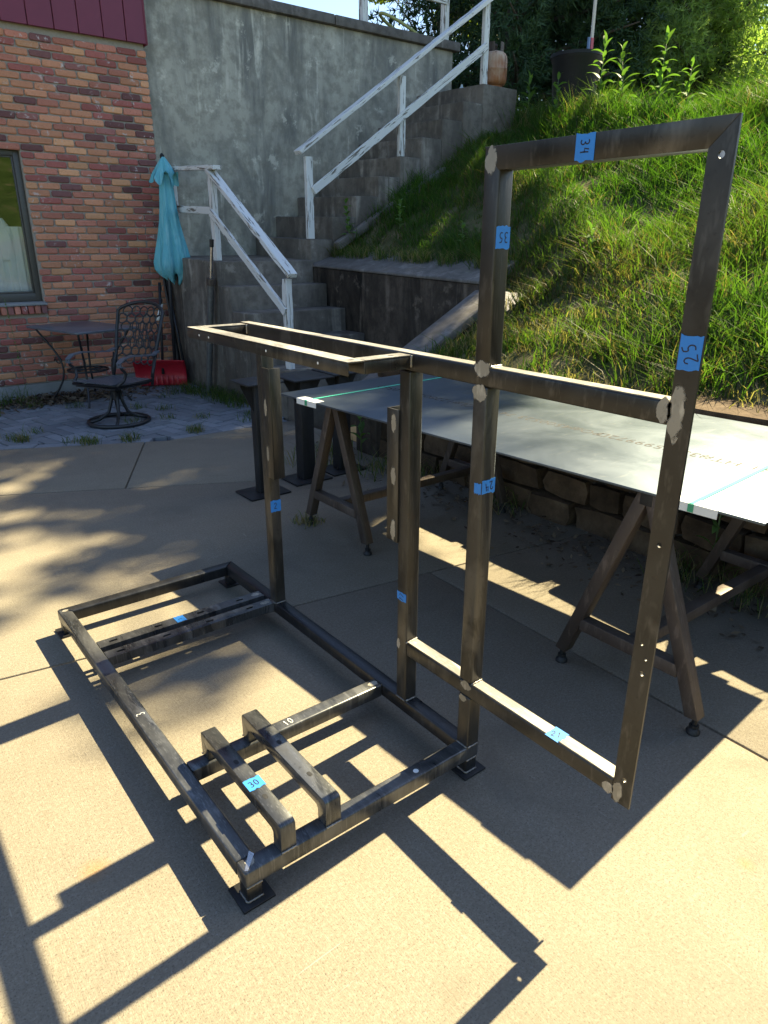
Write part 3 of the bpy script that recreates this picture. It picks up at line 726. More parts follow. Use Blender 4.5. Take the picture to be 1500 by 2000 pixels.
# ================================================================== HANDRAILS
def timber(name, a, b, w, h, par, up=(0, 0, 1)):
    """a board modelled along local X so its peeling grain runs lengthwise"""
    a = Vector(a); b = Vector(b); L = (b - a).length
    r = random.Random(int(L * 1e5) % 9999); n = max(4, int(L / 0.12)); vs = []; fs = []
    for i in range(n + 1):
        x = L * i / n - L / 2; j = lambda: r.uniform(-0.0025, 0.0025)
        vs += [(x, -w/2 + j(), -h/2 + j()), (x, w/2 + j(), -h/2 + j()), (x, w/2 + j(), h/2 + j()), (x, -w/2 + j(), h/2 + j())]
    for i in range(n):
        for k in range(4): fs.append((i*4+k, i*4+(k+1) % 4, (i+1)*4+(k+1) % 4, (i+1)*4+k))
    fs += [(3, 2, 1, 0), tuple(n*4+k for k in range(4))]
    me = MB().add(vs, fs).mesh(name, bevel=0.004, seg=1)
    o = put(name, me, par, MAT['paintwood'])
    d = (b - a).normalized(); s = Vector(up).cross(d)
    if s.length < 1e-4: s = Vector((0, 1, 0))
    s.normalize(); t = d.cross(s)
    mt = Matrix((d, s, t)).transposed().to_4x4(); mt.translation = (a + b) / 2 - Vector(par.location)
    o.matrix_parent_inverse = Matrix.Identity(4); o.matrix_basis = mt
    return o
h1 = thing('handrail', 'white peeling wooden handrail rising along the upper concrete steps', 'handrail', (5.4, 6.06, 2.5))
for x, zb, zt in ((4.10, 1.63, 2.475), (5.42, 2.56, 3.40), (6.75, 3.465, 4.33)): timber('post', (x, 6.06, zb), (x, 6.06, zt), 0.085, 0.055, h1, (0, 1, 0))
timber('top_rail', (3.97, 6.06, 2.505), (7.2, 6.06, 4.65), 0.13, 0.045, h1)
timber('middle_rail', (4.13, 6.02, 2.13), (6.75, 6.02, 3.88), 0.035, 0.085, h1)
h2 = thing('handrail', 'white peeling wooden handrail sloping down the lower steps below the landing', 'handrail', (2.95, 5.4, 1.2))
timber('post', (2.95, 6.09, 1.41), (2.95, 6.09, 2.25), 0.06, 0.085, h2, (0, 1, 0)); timber('post', (2.95, 4.68, 0.455), (2.95, 4.68, 1.28), 0.06, 0.085, h2, (0, 1, 0)); timber('post', (2.95, 7.1, 1.43), (2.95, 7.1, 2.34), 0.06, 0.085, h2, (0, 1, 0))
timber('top_rail', (2.95, 6.13, 2.285), (2.95, 4.57, 1.31), 0.10, 0.045, h2)
timber('middle_rail', (2.915, 6.10, 1.885), (2.915, 4.66, 0.985), 0.035, 0.075, h2)
timber('landing_top_rail', (2.95, 5.95, 2.295), (2.95, 7.24, 2.365), 0.10, 0.04, h2)
timber('landing_middle_rail', (2.95, 6.13, 1.9), (2.95, 7.09, 1.945), 0.04, 0.07, h2)
h3 = thing('handrail', 'white wooden railing standing on the coping of the concrete wall', 'handrail', (6.6, 7.45, 4.2))
for x in (5.9, 7.32, 4.4): timber('post', (x, 7.45, 4.222), (x, 7.45, 5.15), 0.09, 0.09, h3, (0, 1, 0))
timber('top_rail', (4.3, 7.45, 5.17), (7.4, 7.45, 5.17), 0.13, 0.045, h3); timber('middle_rail', (4.4, 7.40, 4.72), (7.3, 7.40, 4.72), 0.04, 0.085, h3)

# ================================================================== STEEL FRAME
T = 0.0508; W, D, HB = 0.827, 1.731, 0.1104; G, ZB, H = 0.5576, 0.287, 1.807; Y17, Y2 = 0.307, 1.199; HL, HU = 0.346, 1.301
XF = W - T
fr = thing('steel_frame', 'large welded bare steel frame with blue tape labels on the patio', 'steel frame', (0.41, 0.85, 0))  # a bare welded steel frame, not known to carry any machine
S, SD, SR, SB = MAT['steel'], MAT['steel_dark'], MAT['sunlit_steel'], MAT['base_steel']
bv = 0.006
def ctube(name, a, b, m=None, bevel=bv): return MB().box(a, b).build(name, m or S, fr, bevel=bevel, seg=3)
ZL = HB - T
rail_front = ctube('base_rail', (0, 0.0, ZL), (W, T, HB), SB)                       # front rail under the brackets
rail_left = MB().prism([(0, T + 0.0006), (T, T + 0.0006), (T, D - T), (0, D)], ZL, HB).build('base_rail', SB, fr, bevel=bv, seg=3)
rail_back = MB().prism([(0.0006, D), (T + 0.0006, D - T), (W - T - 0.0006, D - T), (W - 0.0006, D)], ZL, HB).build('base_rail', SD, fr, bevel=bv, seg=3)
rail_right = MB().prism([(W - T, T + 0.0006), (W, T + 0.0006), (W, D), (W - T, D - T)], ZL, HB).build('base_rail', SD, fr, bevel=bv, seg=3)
rail_mid = ctube('cross_rail', (T + .0008, 0.435, ZL), (W - T - .0008, 0.486, HB - 0.0008), SB)
# feet
for fx, fy in ((0.0, 0.0), (W - T, 0.0), (0.0, D - T), (W - T, D - T)):
    MB().box((fx + 0.003, fy + 0.003, 0.0085), (fx + T - 0.003, fy + T - 0.003, ZL - 0.001)).build('foot', SD, fr, bevel=0.004)
    cx, cy = fx + T / 2 + 0.003, fy + T / 2 + 0.005
    MB().box((cx - 0.046, cy - 0.046, 0.0005), (cx + 0.046, cy + 0.046, 0.008)).build('foot_plate', MAT['black_steel'], fr, bevel=0.0015)
# slotted channels (open below, so the sun shines through the slots)
def slotted(name, y0, y1, slots, m):
    zt = HB - 0.0015; th = 0.004; x0, x1 = T + 0.0008, W - T - 0.0008
    yc0, yc1 = (y0 + y1) / 2 - 0.006, (y0 + y1) / 2 + 0.006
    b = MB(); xs = [x0]
    b.box((x0, y0, zt - 0.036), (x1, y0 + th, zt)); b.box((x0, y1 - th, zt - 0.036), (x1, y1, zt))
    b.box((x0, y0 + th, zt - th), (x1, yc0, zt)); b.box((x0, yc1, zt - th), (x1, y1 - th, zt))
    cur = x0
    for s in slots: b.box((cur, yc0, zt - th), (s - 0.016, yc1, zt)); cur = s + 0.016
    b.box((cur, yc0, zt - th), (x1, yc1, zt))
    return b.build(name, m, fr)
SL = [0.11, 0.296, 0.483, 0.668]
bar_a = slotted('slotted_bar', 1.305, 1.36, SL, SB); bar_b = slotted('slotted_bar', 1.212, 1.267, SL, SB)
# hat brackets: bent U channel on the front rail and the cross rail, with holes seen as dark slots
def bracket(x0, x1):
    zt = 0.199; y0, y1 = 0.001, 0.486; th = 0.040; leg = 0.042
    prof = [(y0, HB + .0005), (y0, zt - 0.012), (y0 + 0.004, zt - 0.004), (y0 + 0.012, zt), (y1 - 0.012, zt), (y1 - 0.004, zt - 0.004), (y1, zt - 0.012), (y1, HB + .0005),
            (y1 - leg, HB + .0005), (y1 - leg, zt - th - 0.008), (y1 - leg - 0.008, zt - th), (y0 + leg + 0.008, zt - th), (y0 + leg, zt - th - 0.008), (y0 + leg, HB + .0005)]
    b = MB(); n = len(prof)
    # split into convex blocks
    def blk(pts): b.extrude([(x0, y, z) for y, z in pts], (x1 - x0, 0, 0))
    b.extrude([(x0, y, z) for y, z in prof], (x1 - x0, 0, 0))
    me = b.mesh('bracket', bevel=0.0025, seg=2); o = put('bracket', me, fr, SB)
    for yy in (0.12, 0.29):
        hb2 = MB(); n = 14
        pts = [((x0 + x1) / 2 + 0.0065 * math.cos(2*math.pi*k/n), yy + (0.004 if math.sin(2*math.pi*k/n) > 0 else -0.004) + 0.0065 * math.sin(2*math.pi*k/n)) for k in range(n)]
        hb2.prism(pts, zt - 0.004, zt + 0.0004).build('bolt_hole', MAT['black_steel'], o)
    return o
br1 = bracket(0.107, 0.153); br2 = bracket(0.246, 0.296)
# posts
stub = ctube('post', (XF, 0.0, HB + 0.0008), (W, T, HL - T - 0.0006), S)
post24 = ctube('post', (XF, 0.0, HL + 0.0006), (W, T, HU - T - 0.0006), S)
post35 = MB().prism([(XF, 0), (W, 0), (W, T), (XF, T)], HU + 0.0006, H).build('post', S, fr, bevel=bv, seg=3)
post17 = ctube('post', (XF, Y17, HB + 0.0008), (W, Y17 + T, HU - T - 0.0006), S)
post2 = ctube('post', (XF, Y2, HB + 0.0008), (W, Y2 + T, HU - T - 0.0006), S)
rail_up = ctube('upper_rail', (XF, -G + T + 0.0006, HU - T), (W, 1.372, HU), S)
rail_lo = ctube('lower_rail', (XF, -G + T + 0.0006, HL - T), (W, Y17 - 0.0006, HL), S)
# angle iron: post 25 and top bar 34, mitred at the outer corner; holes are real openings in the flange
A5 = 0.006
def angle_flange_with_holes(name, holes, y0, y1, z0, z1, mit=None):
    """vertical flange in the plane x=XF..XF+A5 with square-cut round holes (ring of 10)"""
    bm = bmesh.new()
    def face(pts): 
        vs = [bm.verts.new((XF, y, z)) for y, z in pts]; bm.faces.new(vs)
    hs = sorted(holes, key=lambda h: h[1]); cur = z0; e = 0.016
    lo = lambda z: [(y0, z), (y1, z)]
    for (hy, hz, hr) in hs:
        a, b_ = hz - e, hz + e
        face([(y0, cur), (y1, cur), (y1, a), (y0, a)])
        n = 16; ring = [(hy + hr * math.cos(2*math.pi*k/n), hz + hr * math.sin(2*math.pi*k/n)) for k in range(n)]
        box = [(y1, hz), (y1, b_), (hy, b_), (y0, b_), (y0, hz), (y0, a), (hy, a), (y1, a)]
        for k in range(8):
            p, q = box[k], box[(k+1) % 8]; i0 = (2 * k) % n
            face([p, q, ring[(i0+2) % n], ring[(i0+1) % n], ring[i0]])
        cur = b_
    top = [(y0, cur), (y1, cur), (y1, z1), (y0, z1)]
    if mit == 'top': top = [(y0, cur), (y1, cur), (y1, z1 - (y1 - y0)), (y0, z1)]
    face(top)
    bmesh.ops.remove_doubles(bm, verts=bm.verts, dist=1e-5)
    ret = bmesh.ops.extrude_face_region(bm, geom=bm.faces[:])
    for v in [g_ for g_ in ret['geom'] if isinstance(g_, bmesh.types.BMVert)]: v.co.x += A5
    bmesh.ops.recalc_face_normals(bm, faces=bm.faces)
    me = bpy.data.meshes.new(name); bm.to_mesh(me); bm.free(); return put(name, me, fr, S)
y0_, y1_ = -G, -G + T
post25 = angle_flange_with_holes('angle_post', [(-0.533, 1.745, .0065), (-0.531, 0.993, .006), (-0.526, 0.745, .004), (-0.541, 0.712, .004), (-0.538, 0.672, .0065), (-0.536, 0.363, .0065)], y0_, y1_, ZB, H, 'top')
MB().box((XF + A5 + .0003, -G + T - A5, ZB + 0.004), (W, -G + T, H - T)).build('post_flange', S, fr, bevel=0.001)
bar34 = MB().add([(XF, 0.0507, H), (XF, 0.0, H - T), (XF, -G + T, H - T), (XF, -G + 0.0002, H - 0.0002)], [(0, 1, 2, 3)])
bar34 = MB().extrude([(XF - 0.0004, T, H), (XF - 0.0004, 0.004, H - T), (XF - 0.0004, -G + T + 0.0005, H - T), (XF - 0.0004, -G + 0.0008, H)], (A5, 0, 0)).build('top_bar', S, fr, bevel=0.001)
MB().box((XF + A5 + .0003, -G + T - A5 + .0005, H - T + 0.0004), (W, -0.0005, H - T + A5)).build('top_flange', S, fr, bevel=0.001)
# welded angle plates on posts 17 and 2
pl17 = MB().box((XF - 0.006, Y17 + T - 0.005, 0.695), (XF, 0.408, 1.128)).box((XF + .0002, 0.402, 0.695), (XF + 0.045, 0.408, 1.128)).build('angle_plate', S, fr, bevel=0.0012)
pl2 = MB().box((XF - 0.006, 1.142, 0.70), (XF, Y2 + 0.005, 1.145)).box((XF + .0002, 1.142, 0.70), (XF + 0.045, 1.148, 1.145)).build('angle_plate', S, fr, bevel=0.0012)
# shelf: inverted channels
ZS = 1.297; th = 0.0045; lh = 0.038
def chan_y(x0, x1, y0, y1, name='shelf_channel'):
    return MB().box((x0, y0, ZS - th), (x1, y1, ZS)).box((x0, y0, ZS - lh), (x0 + th, y1, ZS - th)).box((x1 - th, y0, ZS - lh), (x1, y1, ZS - th)).build(name, S, fr, bevel=0.0015)
def chan_x(x0, x1, y0, y1, name='shelf_channel'):
    return MB().box((x0, y0, ZS - th), (x1, y1, ZS)).box((x0, y0, ZS - lh), (x1, y0 + th, ZS - th)).box((x0, y1 - th, ZS - lh), (x1, y1, ZS - th)).build(name, S, fr, bevel=0.0015)
ch1 = chan_y(0.552, 0.612, 0.303, 1.36); ch2 = chan_x(0.6125, XF - 0.0006, 0.303, 0.358); ch3 = chan_x(0.6125, XF - 0.0006, 1.305, 1.36)
for (hx, hy, pr_) in ((0.585, 0.335, ch1), (0.72, 0.33, ch2), (0.59, 1.335, ch1), (0.74, 1.335, ch3)):
    MB().prism([(hx + 0.011 * math.cos(2*math.pi*k/16), hy + 0.006 * math.sin(2*math.pi*k/16)) for k in range(16)], ZS - 0.003, ZS + 0.0005).build('bolt_hole', MAT['black_steel'], pr_)
for yy in (0.45, 0.75, 1.17, 1.25): MB().tube([(0.5514, yy, ZS - 0.02), (0.556, yy, ZS - 0.02)], 0.004, 10).build('bolt_hole', MAT['cardboard'], ch1)
# thin bright skins paint the sun onto the top faces, sides stay dark
def lit_top(par, x0, x1, y0, y1, z): MB().box((x0, y0, z), (x1, y1, z + 0.0004)).build('sunlit_top', SR, par)
e_ = 0.0065
lit_top(rail_up, XF + e_, W - e_, -G + T + .003, -.004, HU); lit_top(rail_up, XF + e_, W - e_, T + .004, 1.368, HU)
lit_top(rail_lo, XF + e_, W - e_, -G + T + .003, -.004, HL); lit_top(rail_lo, XF + e_, W - e_, T + .004, Y17 - .004, HL)
lit_top(ch1, .554, .610, .305, 1.358, ZS); lit_top(ch2, .6135, XF - .001, .305, .356, ZS); lit_top(ch3, .6135, XF - .001, 1.307, 1.358, ZS)
# ground weld patches: irregular thin pads
def pad(par, o_, u, v, pts, nrm, mat=None, name='ground_weld'):
    o_, u, v, nrm = Vector(o_), Vector(u), Vector(v), Vector(nrm)
    P3 = [o_ + u * a + v * b for a, b in pts]
    return MB().extrude(P3, nrm * 0.0005).build(name, mat or MAT['ground_x' if abs(nrm.x) > .5 else 'ground_z'], par)
def blob(w, h, seed, n=40, amp=0.11):
    r = random.Random(seed); ph = [r.uniform(0, 6.28) for _ in range(4)]
    return [((w/2) * math.cos(a) * (1 + amp * math.sin(3*a+ph[0]) + amp*.6 * math.sin(5*a+ph[1])), (h/2) * math.sin(a) * (1 + amp * math.sin(4*a+ph[2]) + amp*.5*math.sin(7*a+ph[3]))) for a in [2*math.pi*k/n for k in range(n)]]
NXm = (-1, 0, 0); UY = (0, 1, 0); UZ = (0, 0, 1)
def px(par, y, z, w, h, seed, off=0.0): pad(par, (XF - off - 0.0001, y, z), UY, UZ, blob(w * 1.25, h * 1.4, seed), NXm)
px(rail_up, 0.020, HU - 0.006, 0.046, 0.036, 1); px(post24, 0.026, HU - T - 0.018, 0.044, 0.034, 2)
px(rail_up, -G + T + 0.01, HU - 0.022, 0.03, 0.04, 3); px(post25, -G + 0.034, HU - 0.02, 0.032, 0.085, 4)
px(rail_lo, 0.024, HL - 0.012, 0.04, 0.026, 5); px(rail_lo, -G + T + 0.012, HL - 0.034, 0.028, 0.026, 7); px(post25, -G + 0.036, HL - 0.028, 0.024, 0.045, 8)
px(post35, 0.026, 1.777, 0.032, 0.044, 9); px(post17, Y17 + 0.04, HL - 0.02, 0.014, 0.03, 10); px(stub, 0.03, HL - T - 0.012, 0.026, 0.02, 11)
for zz, hh in ((1.085, 0.065), (0.915, 0.07), (0.735, 0.08)): pad(pl17, (XF - 0.0061, 0.374, zz), UY, UZ, blob(0.025, hh, int(zz*100)), NXm)
for zz, hh in ((0.99, 0.07), (0.80, 0.08)): pad(pl2, (XF - 0.0061, 1.180, zz), UY, UZ, blob(0.022, hh, int(zz*100)), NXm)
def pt(par, x, y, w, h, seed, z=HB): pad(par, (x, y, z + 0.0001), (1, 0, 0), UY, blob(w, h, seed), UZ)
pt(bar_a, 0.745, 1.335, 0.05, 0.03, 21, HB - .0015); pt(bar_b, 0.745, 1.24, 0.05, 0.03, 22, HB - .0015); pt(rail_mid, 0.752, 0.46, 0.04, 0.03, 23, HB - .0008)
pt(rail_left, 0.026, 1.70, 0.03, 0.02, 24); pt(rail_front, 0.03, 0.03, 0.03, 0.03, 25)
MB().prism([(0.583 + 0.0085*math.cos(k*.3927), 0.022 + 0.0085*math.sin(k*.3927)) for k in range(16)], HB - 0.002, HB + 0.0006).build('bolt_hole', MAT['chalk'], rail_front)
def bead(par, a, b, r=0.0035):
    a, b = Vector(a), Vector(b); n = max(4, int((b - a).length / 0.006)); rr = random.Random(int(a.x * 1e4 + a.z * 1e3))
    MB().tube([a.lerp(b, i / n) for i in range(n + 1)], [r * (0.8 + 0.35 * (i % 2) + rr.uniform(-.1, .1)) for i in range(n + 1)], 6).build('weld_bead', MAT['weld'], par, smooth=True)
for yy in (0.0, Y17, Y2):
    bead(rail_right, (XF - .0005, yy + .003, HB + .001), (XF - .0005, yy + T - .003, HB + .001)); bead(rail_right, (XF + .003, yy - .0005, HB + .001), (W - .003, yy - .0005, HB + .001))
bead(rail_lo, (XF + .003, -.0005, HL + .001), (W - .003, -.0005, HL + .001)); bead(rail_lo, (XF + .003, T + .0005, HL + .001), (W - .003, T + .0005, HL + .001)); bead(rail_lo, (XF - .001, Y17 - .001, HL - .002), (W - .003, Y17 - .001, HL + .001))
bead(rail_up, (XF + .003, -.0005, HU + .001), (W - .003, -.0005, HU + .001)); bead(rail_up, (XF + .003, T + .0005, HU + .001), (W - .003, T + .0005, HU + .001))
bead(rail_up, (XF - .0008, 0.303, ZS - .036), (XF - .0008, 0.303, ZS), .005); bead(rail_up, (XF - .0008, 1.305, ZS - .036), (XF - .0008, 1.305, ZS), .005)
for bb, x0, x1 in ((br1, .107, .153), (br2, .246, .296)): bead(bb, (x0, .0, HB + .001), (x1, .0, HB + .001)); bead(bb, (x0 - .0005, .488, HB + .001), (x1, .488, HB + .001))
for fx, fy in ((0.003, 0.003), (W - T + .003, 0.003)):
    bead(fr, (fx, fy, .0105), (fx + T - .006, fy, .0105)); bead(fr, (fx, fy, .0105), (fx, fy + T - .006, .0105)); bead(fr, (fx, fy, ZL - .002), (fx + T - .006, fy, ZL - .002))
# ---- handwriting strokes
DG = {'0': [[(.5, 1), (.2, .85), (.1, .5), (.2, .15), (.5, 0), (.8, .2), (.88, .5), (.75, .85), (.5, 1)]], '1': [[(.3, .8), (.5, 1), (.48, .5), (.5, 0)]],
      '2': [[(.12, .75), (.3, .98), (.65, .98), (.8, .75), (.65, .5), (.3, .22), (.1, .02), (.5, .06), (.9, .02)]],
      '3': [[(.15, .92), (.5, 1), (.8, .82), (.7, .58), (.4, .52), (.75, .45), (.85, .2), (.55, 0), (.12, .1)]],
      '4': [[(.3, 1), (.15, .5), (.8, .48)], [(.7, .95), (.66, .5), (.68, 0)]], '5': [[(.85, .98), (.3, .95), (.22, .55), (.6, .6), (.85, .35), (.6, .03), (.15, .08)]],
      '7': [[(.1, .95), (.85, .98), (.55, .5), (.4, 0)]]}
def strokes(name, text, o_, u, v, hgt, mat, par, nrm, wid=0.0026):
    o_, u, v, nrm = Vector(o_), Vector(u).normalized(), Vector(v).normalized(), Vector(nrm); b = MB(); adv = 0.72 * hgt
    for ci, ch in enumerate(text):
        for line in DG[ch]:
            q = [Vector((ci * adv - len(text) * adv / 2 + x * hgt * 0.58, (y - .5) * hgt)) for x, y in line]
            # chaikin
            for _ in range(0 if ch in '47' else 2):
                n_ = [q[0]]
                for i in range(len(q) - 1): n_ += [q[i] * .75 + q[i+1] * .25, q[i] * .25 + q[i+1] * .75]
                q = n_ + [q[-1]]
            L_, R_ = [], []
            for i in range(len(q)):
                d = (q[min(i+1, len(q)-1)] - q[max(i-1, 0)]); d = d.normalized() if d.length > 1e-9 else Vector((1, 0)); nn = Vector((-d.y, d.x)) * wid / 2
                L_.append(q[i] + nn); R_.append(q[i] - nn)
            pts = [o_ + u * p.x + v * p.y + nrm * 0.0004 for p in L_] + [o_ + u * p.x + v * p.y + nrm * 0.0004 for p in R_]
            m_ = len(q); b.add(pts, [(i, i+1, m_+i+1, m_+i) for i in range(m_ - 1)])
    return b.build(name, mat, par)
def tape(par, o_, u, v, w, h, nrm, text=None, tu=None, tv=None, th_=0.026, label=None, seed=1):
    r = random.Random(seed); n = 7
    pts = [(-w/2 + w*k/n, -h/2 + r.uniform(-.0025, .0025)) for k in range(n+1)] + [(w/2 - w*k/n, h/2 + r.uniform(-.0025, .0025)) for k in range(n+1)]
    t = pad(par, Vector(o_) + Vector(nrm) * 0.0007, u, v, pts, nrm, MAT['tape'], 'masking_tape')
    if text: strokes('handwritten_number', text, Vector(o_) + Vector(nrm) * 0.0013, tu or u, tv or v, th_, MAT['ink'], par, nrm)
NY = (0, -1, 0)
tape(bar34, (XF - 0.0005, -0.238, 1.7815), (0, -1, 0), UZ, 0.048, 0.051, NXm, '34', (0, 0, -1), (0, -1, 0), 0.022, seed=2)
tape(post35, (XF + T/2 - 0.001, -0.0001, 1.610), (1, 0, 0), UZ, 0.048, 0.05, NY, '35', (-1, 0, 0), (0, 0, -1), 0.024, seed=3)
tape(post25, (XF - 0.0001, -0.533, 1.40), (0, -1, 0), UZ, 0.047, 0.066, NXm, '25', (0, 0.35, 1), (0, 1, -0.35), 0.03, seed=4)
tape(post24, (XF + T/2, -0.0001, 0.977), (1, 0, 0), UZ, 0.05, 0.04, NY, '24', (-1, 0, -.2), (0.2, 0, -1), 0.024, seed=5)
tape(post24, (XF - 0.0001, 0.014, 0.972), (0, -1, 0), UZ, 0.026, 0.03, NXm, seed=15)
tape(post17, (XF - 0.0001, Y17 + T/2, 0.508), (0, -1, 0), UZ, 0.046, 0.03, NXm, '17', (0, -0.2, 1), (0, 1, 0.2), 0.02, seed=6)
tape(post2, (XF + T/2, Y2 - 0.0001, 0.566), (1, 0, 0), UZ, 0.048, 0.05, NY, '2', seed=7)
tape(rail_lo, (XF + T/2 - 0.002, -0.309, HL + 0.0001), (1, 0, 0), UY, 0.05, 0.045, UZ, '21', (0.5, -1, 0), (1, .5, 0), 0.022, seed=8)
tape(br1, (0.130, 0.182, 0.1991), (1, 0, 0), UY, 0.05, 0.045, UZ, '30', (1, .1, 0), (-.1, 1, 0), 0.022, seed=9)
tape(bar_a, (0.39, 1.3325, HB - 0.0014), (1, 0, 0), UY, 0.042, 0.05, UZ, '1', (0, 1, 0), (-1, 0, 0), 0.02, seed=10)
strokes('chalk_mark', '3', (0.025, 0.80, HB + 0.0003), (0, 1, 0), (-1, 0, 0), 0.028, MAT['chalk'], rail_left, UZ, 0.0022)
strokes('chalk_mark', '10', (0.40, 0.46, HB), (1, .1, 0), (-.1, 1, 0), 0.026, MAT['chalk'], rail_mid, UZ, 0.0022)
MB().extrude([(0.004, 0.010, HB + .0008), (0.012, 0.006, HB + .0008), (0.050, 0.045, HB + .0008), (0.044, 0.062, HB + .0008)], (0, 0, .0004)).build('weld_flash', MAT['chrome'], rail_front)

# ================================================================== STEEL SHEET ON SAWHORSES
shr = math.atan2(0.12, 2.52)
FLc = Vector((1.364, 2.112, 0.825)); NRc = Vector((1.535, -0.43, 0.825)); dY = (NRc - FLc).normalized(); dX = Vector((-dY.y, dY.x, 0)); SWd = 1.245
sheet = thing('steel_sheet', 'large flat grey steel sheet with printed lettering laid on two sawhorses', 'steel sheet', (2.1, 0.9, 0.815))
c4 = [FLc, NRc, NRc + dX * SWd, FLc + dX * SWd]
plate = MB().prism([(p.x, p.y) for p in c4], 0.816, 0.825).build('plate', MAT['plate'], sheet, bevel=0.0015)
def on_sheet(a, b): return FLc + dX * a + dY * b      # a from near edge, b along from far-left end
for bpos, in ((0.25,), (2.325,)):
    o_ = on_sheet(-0.004, bpos); e_ = on_sheet(SWd + 0.004, bpos - 0.0)
    if bpos < 1: e_ = on_sheet(SWd + 0.004, bpos)
    MB().bar(o_ + Vector((0, 0, .0022)), e_ + Vector((0, 0, .0022)), 0.015, 0.0012).build('strap', MAT['strap'], sheet)
    for a0, a1, sgn in ((-0.003, 0.052, -1), (SWd - 0.052, SWd + 0.003, 1)):
        b0, b1 = bpos - 0.085, bpos + 0.085
        if sgn < 0:
            q = [on_sheet(a0, b0), on_sheet(a0, b1), on_sheet(a1, b1), on_sheet(a1, b0)]
        else: q = [on_sheet(a0, b0), on_sheet(a0, b1), on_sheet(a1, b1), on_sheet(a1, b0)]
        gmb = MB().extrude([p + Vector((0, 0, 0.0004)) for p in q], (0, 0, 0.0011))
        edge = a0 if sgn < 0 else a1
        gmb.extrude([on_sheet(edge, b0) + Vector((0, 0, .0015)), on_sheet(edge, b1) + Vector((0, 0, .0015)), on_sheet(edge, b1) + Vector((0, 0, -.028)), on_sheet(edge, b0) + Vector((0, 0, -.028))], dX * sgn * 0.002)
        gmb.build('edge_guard', MAT['cardboard'], sheet)
    MB().bar(on_sheet(-0.0068, bpos) + Vector((0, 0, .001)), on_sheet(-0.0068, bpos) + Vector((0, 0, -.026)), 0.0012, 0.019, dY).build('strap', simple('dark_green_strap', (0.04, 0.3, 0.16), .4), sheet)
def text_part(name, body, loc, u, size, par, mat, spacing=1.0):
    cu_ = bpy.data.curves.new('lettering', 'FONT'); cu_.body = body; cu_.size = size; cu_.align_x = 'LEFT'; cu_.resolution_u = 2; cu_.space_character = spacing
    to = bpy.data.objects.new('tmp', cu_); COL.objects.link(to)
    dg = bpy.context.evaluated_depsgraph_get(); me = bpy.data.meshes.new_from_object(to.evaluated_get(dg)); bpy.data.objects.remove(to)
    u = Vector(u).normalized(); v = Vector((0, 0, 1)).cross(u)
    mt = Matrix((u, v, Vector((0, 0, 1)))).transposed().to_4x4(); mt.translation = loc; me.transform(mt); me.materials.clear()
    return put(name, me, par, mat)
tu = -dY
for wd, bpos in (('A5991', 2.50), ('HT#35M599972D', 2.25), ('PO#4500523 74', 1.66), ('M CL#12280-A', 1.02), ('9M 0560', 0.50)):
    o = text_part('printed_lettering', wd, on_sheet(0.575, bpos) + Vector((0, 0, .0006)), tu, 0.082, sheet, MAT['print'], 1.02); o['kind'] = 'stuff'

def sawhorse(yc, label, rear_x=2.62):
    t = thing('sawhorse', label, 'sawhorse', (2.08, yc, 0), 'sawhorses under the steel sheet'); m = MAT['rust_steel']; x0, x1 = 1.556, rear_x
    MB().box((x0 - 0.026, yc - 0.026, 0.765), (x1 + 0.03, yc + 0.026, 0.8155)).build('beam', MAT['black_steel'], t, bevel=0.004)
    for k, x in enumerate((x0, x1)):
        cb = MB().bar((x, yc - 0.205, 0.215), (x, yc + 0.205, 0.215), 0.05, 0.05).build('crossbar', m, t, bevel=0.004)
        for s in (-1, 1):
            top = Vector((x, yc + s * 0.020, 0.79)); bot = Vector((x, yc + s * 0.283, 0.065)); d = (bot - top).normalized()
            side = Vector((1, 0, 0)); n_ = d.cross(side)
            b = MB(); w2, h2 = 0.0255, 0.0265
            A_ = [top - d * 0.03 + side * a * w2 + n_ * c_ * h2 for a, c_ in ((-1, -1), (1, -1), (1, 1), (-1, 1))]
            B_ = [bot + side * a * w2 + n_ * c_ * h2 for a, c_ in ((-1, -1), (1, -1), (1, 1), (-1, 1))]
            for v_ in B_: v_.z = 0.065 + (v_.z - bot.z) * 0.3
            for v_ in A_: v_.z = min(v_.z, 0.812)
            b.hexa(A_ + B_); lg = b.build('leg', m, t, bevel=0.004)
            fy = yc + s * 0.287
            MB().lathe([(0.0095, 0.022), (0.0095, 0.075)], (x, fy, 0), 12).lathe([(0.0165, 0.024), (0.0165, 0.036)], (x, fy, 0), 6).lathe([(0.024, 0.001), (0.024, 0.010), (0.014, 0.022)], (x, fy, 0), 16).build('levelling_foot', MAT['black_steel'], lg, smooth='auto')
    MB().bar((x0 + 0.026, yc, 0.212), (x1 - 0.026, yc, 0.212), 0.05, 0.048).build('brace', m, t, bevel=0.004)
sawhorse(-0.043, 'brown steel sawhorse under the right end of the steel sheet')
sawhorse(1.857, 'brown steel sawhorse under the left end of the steel sheet')

